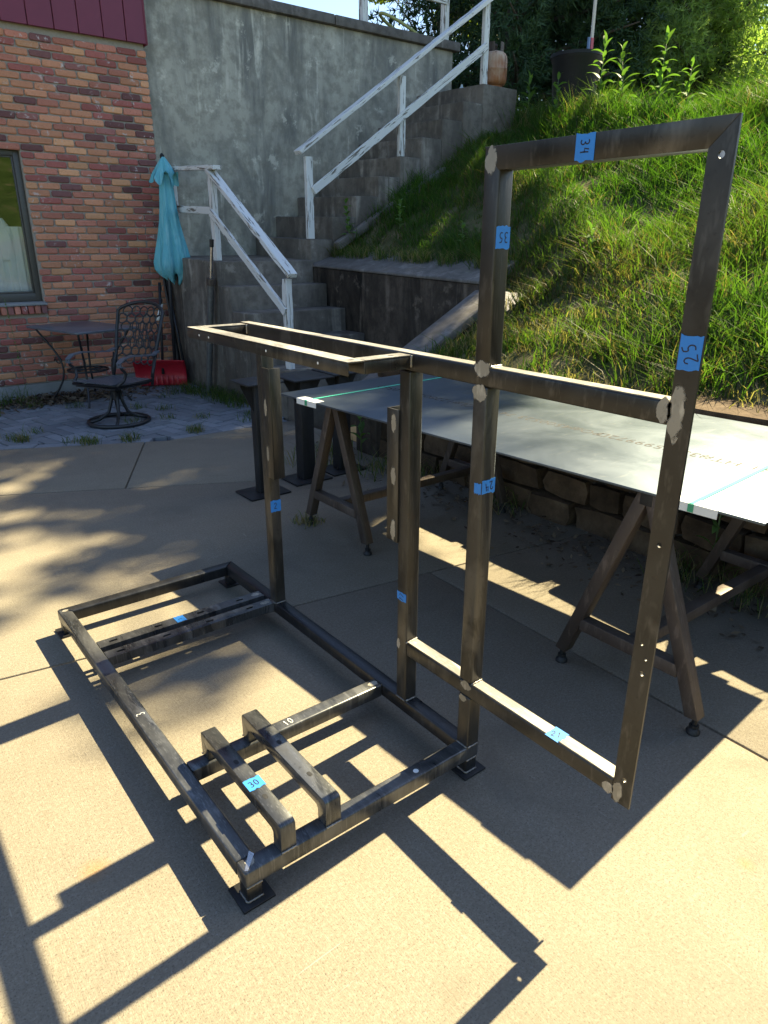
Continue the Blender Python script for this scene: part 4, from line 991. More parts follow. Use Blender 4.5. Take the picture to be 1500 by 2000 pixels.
# ---- black pedestals
def pedestal(x, y, w, label, htop=0.775, pw=0.13):
    t = thing('steel_pedestal', label, 'pedestal', (x, y, 0), 'black pedestals beside the steel sheet'); m = MAT['black_steel']
    MB().box((x - w/2, y - w/2, 0.013), (x + w/2, y + w/2, htop - 0.012)).build('column', m, t, bevel=0.006)
    MB().box((x - 0.15, y - 0.12, 0.001), (x + 0.15, y + 0.12, 0.0125)).build('base_plate', m, t, bevel=0.002)
    tp = MB().box((x - pw, y - pw, htop - 0.0115), (x + pw, y + pw, htop)).build('top_plate', m, t, bevel=0.002)
    for sx in (-1, 1):
        MB().prism([(x + sx * 0.09 + 0.012*math.cos(k*.5236), y - 0.09 + 0.012*math.sin(k*.5236)) for k in range(12)], htop - .002, htop + .0005).build('bolt_hole', MAT['blackplastic'], tp)
        xa = x + sx * (w/2 + .0005); xb = x + sx * (pw - 0.01)
        MB().extrude([(xa, y - 0.006, htop - 0.0125), (xb, y - 0.006, htop - 0.0125), (xb, y - 0.006, htop - 0.03), (xa, y - 0.006, htop - 0.20)], (0, .012, 0)).build('gusset', m, t)
pedestal(1.60, 2.82, 0.075, 'black steel pedestal nearest the tall left frame post', 0.765)
pedestal(1.995, 2.90, 0.10, 'black steel pedestal behind the sheet corner, middle of three', 0.745, 0.16)
pedestal(2.33, 2.93, 0.10, 'black steel pedestal deepest under the sheet, right of the others', 0.745, 0.15)

# ================================================================== PATIO FURNITURE
tb = thing('patio_table', 'dark square metal patio table against the brick wall', 'table', (1.62, 6.6, 0))
Fc, Lc, Rc, Bc = Vector((1.39, 6.02)), Vector((1.14, 6.98)), Vector((2.06, 6.20)), Vector((1.82, 7.14)); TZ = 0.775
def rounded(ps, r=0.05):
    out = []
    for i, p in enumerate(ps):
        a, b = ps[i - 1], ps[(i + 1) % len(ps)]; d0 = (a - p).normalized() * r; d1 = (b - p).normalized() * r
        for k in range(5):
            t = k / 4; out.append((p + d0) * (1 - t) ** 2 + p * 2 * t * (1 - t) + (p + d1) * t * t)
    return [(q.x, q.y) for q in out]
MB().prism(rounded([Fc, Rc, Bc, Lc]), TZ - 0.02, TZ).build('table_top', MAT['tabletop'], tb, bevel=0.004)
ctr = (Fc + Lc + Rc + Bc) / 4
for c in (Fc, Lc, Rc, Bc):
    o2 = ctr + (c - ctr) * 0.82; i2 = ctr + (c - ctr) * 0.45; f2 = ctr + (c - ctr) * 0.86
    path = [(o2.x, o2.y, TZ - 0.02)]
    for k in range(1, 13):
        t = k / 12; rr = 0.82 - 0.42 * math.sin(t * math.pi * 0.85) ** 1.2 + 0.06 * t; p = ctr + (c - ctr) * rr; path.append((p.x, p.y, (TZ - 0.02) * (1 - t) + 0.004))
    MB().tube(path, 0.011, 8).build('leg', MAT['black_iron'], tb, smooth=True)
    sp = []
    for k in range(20):
        a = k * 0.45; rr = 0.045 * (1 - k / 26); m_ = ctr + (c - ctr) * (0.50); d_ = (c - ctr).normalized()
        sp.append((m_.x + d_.x * rr * math.cos(a), m_.y + d_.y * rr * math.cos(a), 0.42 + rr * math.sin(a)))
    MB().tube(sp, 0.006, 6).build('scroll', MAT['black_iron'], tb, smooth=True)
rg = [(ctr.x + 0.2 * math.cos(a), ctr.y + 0.2 * math.sin(a), 0.33) for a in np.linspace(0, 2*math.pi, 25)[:-1]]
MB().tube(rg, 0.011, 8, closed=True).build('ring_shelf', MAT['black_iron'], tb, smooth=True)
for k in range(6):
    a = k * math.pi / 6; MB().tube([(ctr.x + 0.2*math.cos(a), ctr.y + 0.2*math.sin(a), 0.332), (ctr.x - 0.2*math.cos(a), ctr.y - 0.2*math.sin(a), 0.332)], 0.005, 6).build('ring_spoke', MAT['black_iron'], tb)

# swivel chair, authored facing -X in local axes then turned
chx, chy, cha = 1.50, 5.42, R(28)
chair = thing('patio_chair', 'black cast metal swivel patio chair with lattice back on the pavers', 'chair', (chx, chy, 0))
cc, cs = math.cos(cha), math.sin(cha)
def cl(p): return (chx + cc * p[0] - cs * p[1], chy + cs * p[0] + cc * p[1], p[2])
def ct(name, path, r, par=None, n=8, closed=False): return MB().tube([cl(p) for p in path], r, n, closed).build(name, MAT['black_iron'], par or chair, smooth=True)
ct('base_ring', [(0.27*math.cos(a), 0.27*math.sin(a), 0.02) for a in np.linspace(0, 2*math.pi, 37)[:-1]], 0.019, closed=True)
for s in (-1, 1):
    for t_ in (-1, 1):
        ct('base_arm', [(0.02*t_, 0.03*s, 0.30), (0.03*t_, 0.04*s, 0.2), (0.06*t_, 0.06*s, 0.10), (0.13*t_, 0.11*s, 0.045), (0.21*t_, 0.165*s, 0.024)], 0.015)
MB().lathe([(0.035, 0.22), (0.04, 0.30), (0.09, 0.34), (0.12, 0.352)], (chx, chy, 0), 18).build('swivel_hub', MAT['black_iron'], chair, smooth='auto')
seat = thing  # placeholder name, seat frame below
sf = ct('seat_frame', [(-0.25, -0.24, 0.39), (-0.25, 0.24, 0.39), (0.23, 0.23, 0.375), (0.23, -0.23, 0.375)], 0.014, closed=True)
MB().add([cl(p) for p in [(-0.24, -0.23, 0.372), (-0.24, 0.23, 0.372), (0.22, 0.22, 0.358), (0.22, -0.22, 0.358), (-0.24, -0.23, 0.362), (-0.24, 0.23, 0.362), (0.22, 0.22, 0.348), (0.22, -0.22, 0.348)]], [(0,3,2,1),(4,5,6,7),(0,1,5,4),(1,2,6,5),(2,3,7,6),(3,0,4,7)]).build('seat_pan', MAT['black_iron'], chair)
for k in range(9):
    y = -0.205 + k * 0.0512
    b = MB(); pts = []
    for i in range(9):
        t = i / 8; x = -0.265 + 0.49 * t; z = 0.405 + 0.012 * math.cos(t * 3.1) - 0.018 * t * (1 - t) * 2
        pts.append((x, z))
    vs = []; fs = []
    for x, z in pts: vs += [cl((x, y - 0.019, z)), cl((x, y + 0.019, z)), cl((x, y + 0.019, z - 0.006)), cl((x, y - 0.019, z - 0.006))]
    for i in range(8):
        for q in range(4): fs.append((i*4+q, i*4+(q+1) % 4, (i+1)*4+(q+1) % 4, (i+1)*4+q))
    fs += [(0, 1, 2, 3), (35, 34, 33, 32)]
    b.add(vs, fs).build('seat_slat', MAT['tabletop'], chair)
def bp_(y, h): return (0.235 + 0.24 * h + 0.05 * (1 - (y / 0.26) ** 2) , y, 0.40 + 0.66 * h)      # reclined back surface
fp = [bp_(-0.235, 0.0), bp_(-0.24, 0.3), bp_(-0.26, 0.6), bp_(-0.27, 0.88)] + [bp_(-0.27 + 0.54 * t, 0.88 + 0.12 * math.sin(t * math.pi) ** 0.6) for t in np.linspace(0.05, 0.95, 9)] + [bp_(0.27, 0.88), bp_(0.26, 0.6), bp_(0.24, 0.3), bp_(0.235, 0.0)]
bk = ct('backrest', fp, 0.016)
lat = MB()
def loop(cy, ch, ry, rh, n=12, r=0.0065):
    pth = []
    for k in range(n):
        a = 2*math.pi*k/n; pth.append(cl(bp_(max(-.25, min(.25, cy + ry*math.cos(a))), ch + rh*math.sin(a))))
    lat.tube(pth, r, 5, closed=True)
for rI, h in enumerate((0.22, 0.33, 0.44, 0.55, 0.66, 0.77, 0.87)):
    nn = 6 if rI % 2 else 5
    for k in range(nn):
        y = (k - (nn - 1) / 2) * 0.088
        if rI in (2, 3, 4) and abs(y) < 0.1: loop(y, h, 0.022, 0.085, 12, 0.0055)
        loop(y, h, 0.046, 0.066)
lat.build('back_lattice', MAT['black_iron'], bk, smooth=True)
for s in (-1, 1):
    ap = [(0.33, 0.255*s, 0.64), (0.25, 0.275*s, 0.615), (0.12, 0.29*s, 0.625), (-0.05, 0.30*s, 0.645), (-0.17, 0.30*s, 0.635), (-0.225, 0.30*s, 0.60), (-0.22, 0.30*s, 0.57), (-0.19, 0.30*s, 0.565)]
    b = MB(); vs = []; fs = []
    for i, p in enumerate(ap):
        for dy, dz in ((-.027, .004), (.027, .004), (.027, -.006), (-.027, -.006)): vs.append(cl((p[0], p[1] + dy, p[2] + dz)))
    for i in range(len(ap) - 1):
        for q in range(4): fs.append((i*4+q, i*4+(q+1) % 4, (i+1)*4+(q+1) % 4, (i+1)*4+q))
    fs += [(0, 1, 2, 3), tuple(len(ap)*4 - 1 - k for k in range(4))]
    b.add(vs, fs).build('armrest', MAT['tabletop'], chair, smooth='auto')
    ct('arm_support', [(-0.215, 0.30*s, 0.60), (-0.20, 0.305*s, 0.55), (-0.15, 0.30*s, 0.50), (-0.165, 0.28*s, 0.44), (-0.23, 0.255*s, 0.395)], 0.014)
    ct('back_leg', [(0.30, 0.25*s, 0.60), (0.26, 0.24*s, 0.45), (0.235, 0.235*s, 0.33)], 0.014)

# ---- teal umbrella standing closed in the corner
um = thing('patio_umbrella', 'closed faded teal patio umbrella leaning in the corner by brick wall', 'umbrella', (2.72, 6.92, 0))
cxu, cyu = 2.78, 6.92
MB().tube([(2.66, 6.86, 0.02), (cxu, cyu + 0.02, 2.40)], 0.019, 10).build('pole', MAT['pole'], um, smooth=True)
def cloth(prof, cxf, nple, amp, tw, n=64, seed=0):
    r = random.Random(seed); phs = [r.uniform(0, 6.28) for _ in range(5)]; b = MB(); vs = []; fs = []; m_ = len(prof)
    for i, (rad, z) in enumerate(prof):
        t = i / (m_ - 1)
        for k in range(n):
            a = 2*math.pi*k/n
            q = 1 + amp * t ** 0.6 * (0.75 * math.sin(nple*a + tw*t + phs[0]) + 0.35 * math.sin((nple*2+1)*a + phs[1] - 2*tw*t) + 0.22 * math.sin(3*a + phs[2]))
            zz = z + (0.05 * math.sin(nple*a + phs[3]) + 0.03 * math.sin(5*a + phs[4])) * max(0, t - 0.8) * 5 * (1 if rad > .05 else .3)
            vs.append((cxf(z) + rad * q * math.cos(a), cyu + rad * q * 0.75 * math.sin(a), zz))
    for i in range(m_ - 1):
        for k in range(n): fs.append((i*n+k, i*n+(k+1) % n, (i+1)*n+(k+1) % n, (i+1)*n+k))
    b.add(vs, fs); return b
cxf = lambda z: 2.795 - 0.012 * (2.4 - z)
cloth([(0.02, 2.43), (0.035, 2.38), (0.06, 2.28), (0.075, 2.1), (0.085, 1.95), (0.10, 1.8), (0.125, 1.65), (0.155, 1.5), (0.175, 1.38), (0.165, 1.30), (0.12, 1.23), (0.085, 1.20)], cxf, 6, 0.34, 1.2, seed=3).build('canopy', MAT['canvas'], um, smooth=True)
cloth([(0.015, 2.455), (0.04, 2.42), (0.075, 2.36), (0.11, 2.29), (0.135, 2.235)], cxf, 6, 0.28, 0.3, seed=5).build('vent_cap', MAT['canvas'], um, smooth=True)
MB().lathe([(0.0, 0.0), (0.022, 0.0), (0.024, 0.03), (0.012, 0.05), (0.0, 0.055)][1:], (cxu + 0.012, cyu + 0.02, 2.44), 10).build('finial', MAT['blackplastic'], um, smooth=True)
# ---- snow shovel
sh = thing('snow_shovel', 'wide red plastic snow shovel with dark handle leaning in the corner', 'snow shovel', (2.5, 6.9, 0))
p0, p1 = Vector((2.27, 7.07, 0)), Vector((2.775, 6.78, 0)); ud = (p1 - p0).normalized(); nd = Vector((ud.y, -ud.x, 0))     # nd faces the camera
if nd.y > 0: nd = -nd
prof = [(0.0, 0.012), (0.02, 0.10), (0.022, 0.16), (0.0, 0.22), (-0.05, 0.285), (-0.10, 0.32)]
L_ = (p1 - p0).length; vs = []; fs = []
for k in range(13):
    t = k / 12
    for (o2, z) in prof: vs.append(p0 + ud * L_ * t + nd * (0.03 - o2 + 0.05 * abs(2*t-1) ** 3) + Vector((0, 0, z)))
n_ = len(prof)
for k in range(12):
    for j in range(n_ - 1): fs.append((k*n_+j, (k+1)*n_+j, (k+1)*n_+j+1, k*n_+j+1))
bl = MB().add(vs, fs).build('blade', MAT['red'], sh, smooth='auto'); so = bl.modifiers.new('thick', 'SOLIDIFY'); so.thickness = 0.006
for k in range(9):
    t = 0.09 + 0.82 * k / 8; bpt = p0 + ud * L_ * t + nd * (0.03 + 0.012)
    MB().bar(bpt + Vector((0, 0, 0.02)), bpt + nd * -0.016 + Vector((0, 0, 0.125)), 0.02, 0.010, nd).build('rib', MAT['red'], sh, bevel=0.003)
mid_ = p0 + ud * L_ * 0.53
MB().tube([mid_ + Vector((0, 0, 0.14)) + nd * 0.03, Vector((2.65, 7.02, 1.16)) + nd * 0.03], 0.016, 10).build('handle', MAT['pole'], sh, smooth=True)
MB().tube([mid_ + Vector((0, 0, 0.75)) + nd * 0.005, Vector((2.64, 7.00, 0.92)) + nd * 0.03], 0.019, 10).build('grip_sleeve', MAT['cardboard'], sh, smooth=True)
o = MB().tube([(2.80, 6.86, 0.02), (2.79, 7.16, 1.20)], 0.015, 8).build('broom_handle', MAT['pole'], smooth=True); P(o, 'thin dark pole leaning in the corner right of the umbrella pole', 'pole')
o = MB().bar((2.79, 6.98, 0.01), (2.775, 7.2, 1.25), 0.07, 0.022, (1, -1, 0)).build('board', MAT['board'], bevel=0.003); P(o, 'dark narrow board standing upright in the corner behind the umbrella', 'board')
# ---- hydraulic cylinder leaning on the landing
hc = thing('hydraulic_cylinder', 'old hydraulic cylinder with chrome rod leaning on the stair landing', 'cylinder', (2.76, 6.17, 0))
a_, b_ = Vector((2.76, 6.18, 0.0)), Vector((2.79, 5.86, 1.62)); d_ = b_ - a_
MB().tube([a_ + d_ * 0.01, a_ + d_ * 0.735], 0.034, 16).build('barrel', simple('scuffed_grey_paint', (0.13, 0.13, 0.125), .5, .4, .5, 30, 'obj'), hc, smooth='auto')
MB().tube([a_ + d_ * 0.725, a_ + d_ * 0.765], 0.047, 16).build('gland', MAT['rust_steel'], hc, smooth='auto')
MB().tube([a_ + d_ * 0.76, a_ + d_ * 0.96], 0.017, 14).build('rod', MAT['chrome'], hc, smooth='auto')
MB().tube([a_ + d_ * 0.955, a_ + d_ * 1.0], 0.022, 14).build('rod_end', MAT['black_steel'], hc, smooth='auto')

# ================================================================== HILLTOP THINGS
tk = thing('propane_tank', 'rusty white propane tank on top of the stairs', 'propane tank', (7.04, 6.17, 3.47)); tk.scale = (1.1, 1.1, 1.1)
b = MB().lathe([(0.10, 0.0), (0.105, 0.02), (0.13, 0.03), (0.148, 0.06), (0.152, 0.10), (0.152, 0.175), (0.155, 0.18), (0.155, 0.19), (0.152, 0.195), (0.152, 0.27), (0.147, 0.31), (0.13, 0.342), (0.10, 0.362), (0.05, 0.375), (0.03, 0.378)], (0, 0, 0), 28)
me = b.mesh('tank_body', smooth='auto'); o = put('tank_body', me, None, MAT['tank']); o.parent = tk
for a0, a1 in ((0.5, 1.9), (2.9, 3.9), (4.6, 6.0)):
    vs = []; fs = []
    for k in range(12):
        a = a0 + (a1 - a0) * k / 11
        for rr, z in ((0.105, 0.35), (0.105, 0.455), (0.100, 0.455), (0.100, 0.35)): vs.append((rr*math.cos(a), rr*math.sin(a), z))
    for k in range(11):
        for j in range(4): fs.append((k*4+j, k*4+(j+1) % 4, (k+1)*4+(j+1) % 4, (k+1)*4+j))
    fs += [(0, 1, 2, 3), (47, 46, 45, 44)]
    o = put('collar', MB().add(vs, fs).mesh('collar'), None, MAT['rust_steel']); o.parent = tk
o = put('valve', MB().lathe([(0.02, 0.38), (0.02, 0.42), (0.03, 0.422), (0.03, 0.44), (0.012, 0.45)], (0, 0, 0), 12).mesh('valve'), None, MAT['rust_steel']); o.parent = tk
bz = 3.37
tub = thing('black_tub', 'large black plastic tub on the hilltop behind the grass', 'tub', (7.75, 5.42, bz))
def loc(par, name, mb, m, sm='auto'): o = put(name, mb.mesh(name, smooth=sm), None, m); o.parent = par; return o
loc(tub, 'tub_body', MB().lathe([(0.25, -0.35), (0.30, 0.35), (0.315, 0.37), (0.32, 0.40), (0.33, 0.40), (0.33, 0.44), (0.30, 0.44), (0.27, 0.10), (0.02, 0.08)], (0, 0, 0), 32), MAT['blackplastic'])
ro = thing('marker_rod', 'red and white slotted rod standing upright in the black tub', 'rod', (7.86, 5.30, bz))
loc(ro, 'lower_rod', MB().box((-.025, -.012, 0.1), (.025, .012, 0.62)), MAT['red']); loc(ro, 'upper_rod', MB().box((-.02, -.010, 0.62), (.02, .010, 1.35)), simple('pale_rod', (0.55, 0.5, 0.44), .6, 0, .2, 30))
loc(ro, 'blue_rod', MB().box((-.07, -.012, 0.1), (-.04, .012, 0.62)), simple('blue_rod', (0.12, 0.2, 0.35), .6))
bkt = MB().bar((7.70, 5.62, bz + 0.52), (7.78, 5.58, bz + 0.46), 0.016, 0.012).bar((7.78, 5.58, bz + 0.46), (7.86, 5.50, bz + 0.49), 0.016, 0.012).build('bent_wire', MAT['cardboard']); P(bkt, 'small white bent strip poking above the black tub rim', 'strip')
hp = [(6.73 + 0.42*math.cos(a), 7.62 + 0.12*math.sin(a) , 4.33 + 0.17*math.cos(a + 2.5) + 0.10 * math.sin(a)) for a in np.linspace(0, 2*math.pi, 41)[:-1]]
o = MB().tube(hp, 0.022, 8, closed=True).build('hose_loop', MAT['hose'], smooth=True); P(o, 'yellow green hoop lying behind the coping of the concrete wall', 'hoop')
o = MB().lathe([(0.04, 0), (0.045, 0.10), (0.04, 0.14), (0.015, 0.17), (0.015, 0.19)], (7.36, 7.10, 3.49), 14).build('plastic_jug', simple('pale_jug', (0.5, 0.6, 0.62), .3), smooth='auto'); P(o, 'small pale plastic jug at the end of the concrete wall', 'jug')

# ================================================================== VEGETATION
def blades(name, base, hgt, wid, lean, col, mat, seed=0, curve=0.6):
    """grass as one mesh: every blade 5 verts, one quad + one tri"""
    rng = np.random.default_rng(seed); n = len(base); base = np.asarray(base, float)
    a = rng.uniform(0, 2*np.pi, n); s = np.stack([np.cos(a), np.sin(a), np.zeros(n)], 1) * wid[:, None] / 2
    up = np.zeros((n, 3)); up[:, 2] = hgt
    m1 = base + up * 0.55 + lean * 0.30; tip = base + up * (1 - curve * 0.25) + lean
    v = np.empty((n, 5, 3)); v[:, 0] = base - s; v[:, 1] = base + s; v[:, 2] = m1 + s * 0.8; v[:, 3] = m1 - s * 0.8; v[:, 4] = tip
    i = np.arange(n)[:, None] * 5
    return put(name, fastmesh(name, v.reshape(-1, 3), i + np.array([[0, 1, 2, 3]]), i + np.array([[3, 2, 4]]), np.repeat(col, 5, 0)), None, mat)
def vnoise(x, y, s, seed=0):
    rng = np.random.default_rng(seed); t = np.zeros_like(x)
    for k in range(6):
        fx, fy, ph = rng.uniform(-1, 1), rng.uniform(-1, 1), rng.uniform(0, 6.28); t += np.sin((fx * x + fy * y) * s * (1 + k * .5) + ph)
    return t / 6
def grass_field(nclump, per, area, hfun, seed, name, spread=0.05, maxh=0.3):
    rng = np.random.default_rng(seed); xs = rng.uniform(area[0], area[1], nclump); ys = rng.uniform(area[2], area[3], nclump)
    dens = hfun(xs, ys); keep = (dens > rng.uniform(0, 1, nclump)) & np.array([not inside_hole(a, b) for a, b in zip(xs, ys)])
    xs, ys, dens = xs[keep], ys[keep], dens[keep]; n = len(xs)
    ch = rng.uniform(0.3, 1.0, n) * maxh * (0.62 + 0.75 * vnoise(xs, ys, 2.0, 3)); ch = np.clip(ch, 0.05, 0.55)
    dry = np.clip(0.30 - 1.1 * vnoise(xs, ys, 1.1, 9) + rng.normal(0, .2, n), 0, 1)
    lx = rng.normal(0, .35, n); ly = rng.normal(0, .35, n)
    bx = np.repeat(xs, per) + rng.normal(0, spread, n*per); by = np.repeat(ys, per) + rng.normal(0, spread, n*per)
    ok = np.array([not inside_hole(a, b - 0.02) for a, b in zip(bx, by)]) & (bx > 2.98)
    bzv = np.array([bank_z(a, b) for a, b in zip(bx, by)]) - 0.01
    h = np.repeat(ch, per) * rng.uniform(0.5, 1.1, n*per); dr = np.repeat(dry, per)
    straw = rng.uniform(0, 1, n*per) < (0.08 + 0.5 * dr * dr)
    lean = np.stack([np.repeat(lx, per) * h + rng.normal(-0.18, .42, n*per) * h, np.repeat(ly, per) * h + rng.normal(0, .42, n*per) * h, np.zeros(n*per)], 1)
    h2 = np.where(straw, h * 0.75, h)
    g0 = np.array([0.022, 0.07, 0.012]); g1 = np.array([0.075, 0.155, 0.026]); t = rng.uniform(0, 1, n*per)[:, None]
    col = g0 * (1 - t) + g1 * t; col = col * (1 - 0.35 * dr[:, None]) + np.array([0.11, 0.115, 0.035]) * 0.35 * dr[:, None]
    sc_ = np.array([0.19, 0.155, 0.09]) * rng.uniform(0.5, 1.0, n*per)[:, None]; col = np.where(straw[:, None], sc_, col)
    w = rng.uniform(0.005, 0.011, n*per)
    ok2 = ok
    return blades(name, np.stack([bx, by, bzv], 1)[ok2], h2[ok2], w[ok2], lean[ok2], col[ok2], MAT['grass'], seed)
def dens_main(x, y): return np.clip(0.75 + 0.75 * vnoise(x, y, 2.3, 5) + 0.2, 0.05, 1.0) * np.where((x < 3.3), 0.55, 1.0)
gr = grass_field(7000, 19, (3.0, 8.3, -1.2, 6.9), dens_main, 1, 'bank_grass', 0.048, 0.50); P(gr, 'long green grass covering the sunny bank', 'grass', kind='stuff')
gr2 = grass_field(2600, 9, (3.0, 8.3, -7.5, -1.2), dens_main, 2, 'bank_grass_beyond', 0.06, 0.32); P(gr2, 'long green grass on the bank towards the right', 'grass', kind='stuff')
gr3 = grass_field(2200, 10, (7.6, 14, 1.0, 12.0), lambda x, y: np.ones_like(x) * .8, 4, 'hilltop_grass', 0.09, 0.34); P(gr3, 'tall grass along the top of the hill', 'grass', kind='stuff')
def patch(name, pts, n, spread, h, label, seed, straw=0.15, zf=None, kind='stuff', dark=1.0):
    rng = np.random.default_rng(seed); c = np.array(pts, float); idx = rng.integers(0, len(c), n); sp = np.asarray(spread) if not np.isscalar(spread) else np.full(len(c), spread)
    bx = c[idx, 0] + np.clip(rng.normal(0, 1, n), -1.6, 1.6) * sp[idx]; by = c[idx, 1] + np.clip(rng.normal(0, 1, n), -1.6, 1.6) * sp[idx]; bz_ = c[idx, 2] + (0 if zf is None else zf(bx, by))
    hh = rng.uniform(0.4, 1.1, n) * h; lean = np.stack([rng.normal(0, .55, n) * hh, rng.normal(0, .55, n) * hh, np.zeros(n)], 1)
    t = rng.uniform(0, 1, n)[:, None]; col = (np.array([0.035, 0.075, 0.015]) * (1-t) + np.array([0.11, 0.17, 0.04]) * t) * dark
    col = np.where((rng.uniform(0, 1, n) < straw)[:, None], np.array([0.25, 0.21, 0.12]), col)
    o = blades(name, np.stack([bx, by, bz_ * np.ones(n)], 1), hh, rng.uniform(.003, .007, n), lean, col, MAT['grass'], seed)
    if kind == 'stuff': P(o, label, 'grass', kind='stuff')
    else: P(o, label, 'weed tuft')
    return o
patch('corner_weeds', [(2.72, 6.0, 0), (2.68, 6.25, 0), (2.78, 5.6, 0), (2.70, 5.75, 0), (2.55, 6.4, 0), (2.75, 5.4, 0)], 800, 0.09, 0.17, 'dark weeds growing at the foot of the stair landing', 31, 0.05)
patch('joint_weeds', [(0.55, 5.35, 0), (0.75, 5.5, 0), (1.85, 5.9, 0), (2.05, 5.7, 0), (1.35, 6.35, 0), (2.2, 5.1, 0), (2.6, 4.95, 0), (1.6, 5.35, 0), (0.95, 4.95, 0), (2.5, 4.75, 0), (1.9, 5.3, 0), (2.3, 6.3, 0), (1.0, 6.6, 0), (0.7, 6.7, 0)], 520, 0.05, 0.085, 'small weeds sprouting between the pavers', 32, 0.2)
for k, (x, y, lb) in enumerate(((1.93, 4.66, 'dry grass tuft at the paver edge right of the chair base'), (1.36, 4.72, 'small grass tuft at the paver edge in front of chair'), (0.62, 5.25, 'grass tuft at left of the paver border'), (1.05, 4.83, 'sparse grass tuft on the slab edge between left tuft and chair'))):
    patch('weed_tuft', [(x, y, -0.005)], 110, 0.045, 0.10, lb, 40 + k, 0.35, kind='thing')
patch('weed_tuft', [(1.55, 2.17, 0)], 130, 0.05, 0.06, 'dry straw tuft round the left sawhorse rear foot', 47, 0.85, kind='thing')
patch('wall_foot_weeds', [(0.55, 6.75, 0), (0.75, 6.9, 0), (0.95, 6.85, 0), (0.35, 6.6, 0), (0.5, 6.45, 0)], 320, 0.10, 0.22, 'green weeds along the brick wall foundation', 33, 0.1)
patch('stone_wall_weeds', [(2.68, 0.35, 0), (2.7, 0.0, 0), (2.72, 1.6, 0), (2.68, 2.4, 0), (2.5, 2.7, 0), (2.2, 3.2, 0), (2.45, 3.3, 0)], 700, 0.10, 0.2, 'scraggly weeds along the foot of the stone wall', 34, 0.4)
patch('crest_grass', [(7.3, 5.2, bank_z(7.3, 5.2)), (7.25, 5.45, bank_z(7.25, 5.45)), (7.35, 5.0, bank_z(7.35, 5.0)), (7.2, 5.65, bank_z(7.2, 5.65)), (7.4, 4.7, bank_z(7.4, 4.7))], 1100, 0.13, 0.42, 'tall grass in front of the black tub', 38, 0.15)
rngc = np.random.default_rng(5)
capy = rngc.uniform(3.4, 5.9, 26); patch('cap_grass', [(4.38, y, 1.36 + 0.024 * (y - 3.3)) for y in capy], 1500, 0.05, 0.20, 'long grass hanging over the retaining wall cap', 35, 0.35)
patch('wing_grass', [(x, 2.84, 0.42 + (x - 2.7) * 0.52) for x in np.linspace(2.95, 4.2, 12)], 500, 0.05, 0.16, 'grass at the edge of the wing wall cap', 36, 0.5)
# straw thatch on lower bank
xs = RNG.uniform(3.0, 3.8, 70); ys = RNG.uniform(-1.0, 3.0, 70); patch('dry_thatch', [(a, b, bank_z(a, b)) for a, b in zip(xs, ys)], 2600, 0.10, 0.10, 'dry brown thatch at the bottom of the bank', 37, 0.9)
# leaf litter and twigs
def litter(name, area, n, label, seed, zf, size=0.035):
    rng = np.random.default_rng(seed); x = rng.normal(area[0], area[1], n); y = rng.normal(area[2], area[3], n); z = zf(x, y) + rng.uniform(0.002, 0.028, n)
    a = rng.uniform(0, 6.28, n); l = rng.uniform(.5, 1.2, n) * size; w = l * rng.uniform(.35, .6, n); tx = rng.normal(0, .35, n); ty = rng.normal(0, .35, n)
    u = np.stack([np.cos(a), np.sin(a), tx], 1); v_ = np.stack([-np.sin(a), np.cos(a), ty], 1); c = np.stack([x, y, z], 1)
    V = np.empty((n, 4, 3)); V[:, 0] = c - u*l[:, None]; V[:, 1] = c + v_*w[:, None]; V[:, 2] = c + u*l[:, None]; V[:, 3] = c - v_*w[:, None]; V[..., 2] = np.maximum(V[..., 2], 0.002)
    t = rng.uniform(0, 1, n)[:, None]; col = np.array([.045, .03, .02])*(1-t) + np.array([.20, .15, .10])*t
    o = put(name, fastmesh(name, V.reshape(-1, 3), np.arange(n)[:, None]*4 + np.arange(4)[None], None, np.repeat(col, 4, 0)), None, MAT['litter']); P(o, label, 'leaf litter', kind='stuff')
litter('leaf_litter', (1.35, 0.5, 6.85, 0.17), 1500, 'brown leaf litter piled along the brick wall', 51, lambda x, y: 0 * x)
litter('wall_foot_litter', (2.55, 0.16, 1.0, 1.2), 900, 'dead leaves and twigs along the stone wall foot', 52, lambda x, y: 0 * x, 0.02)

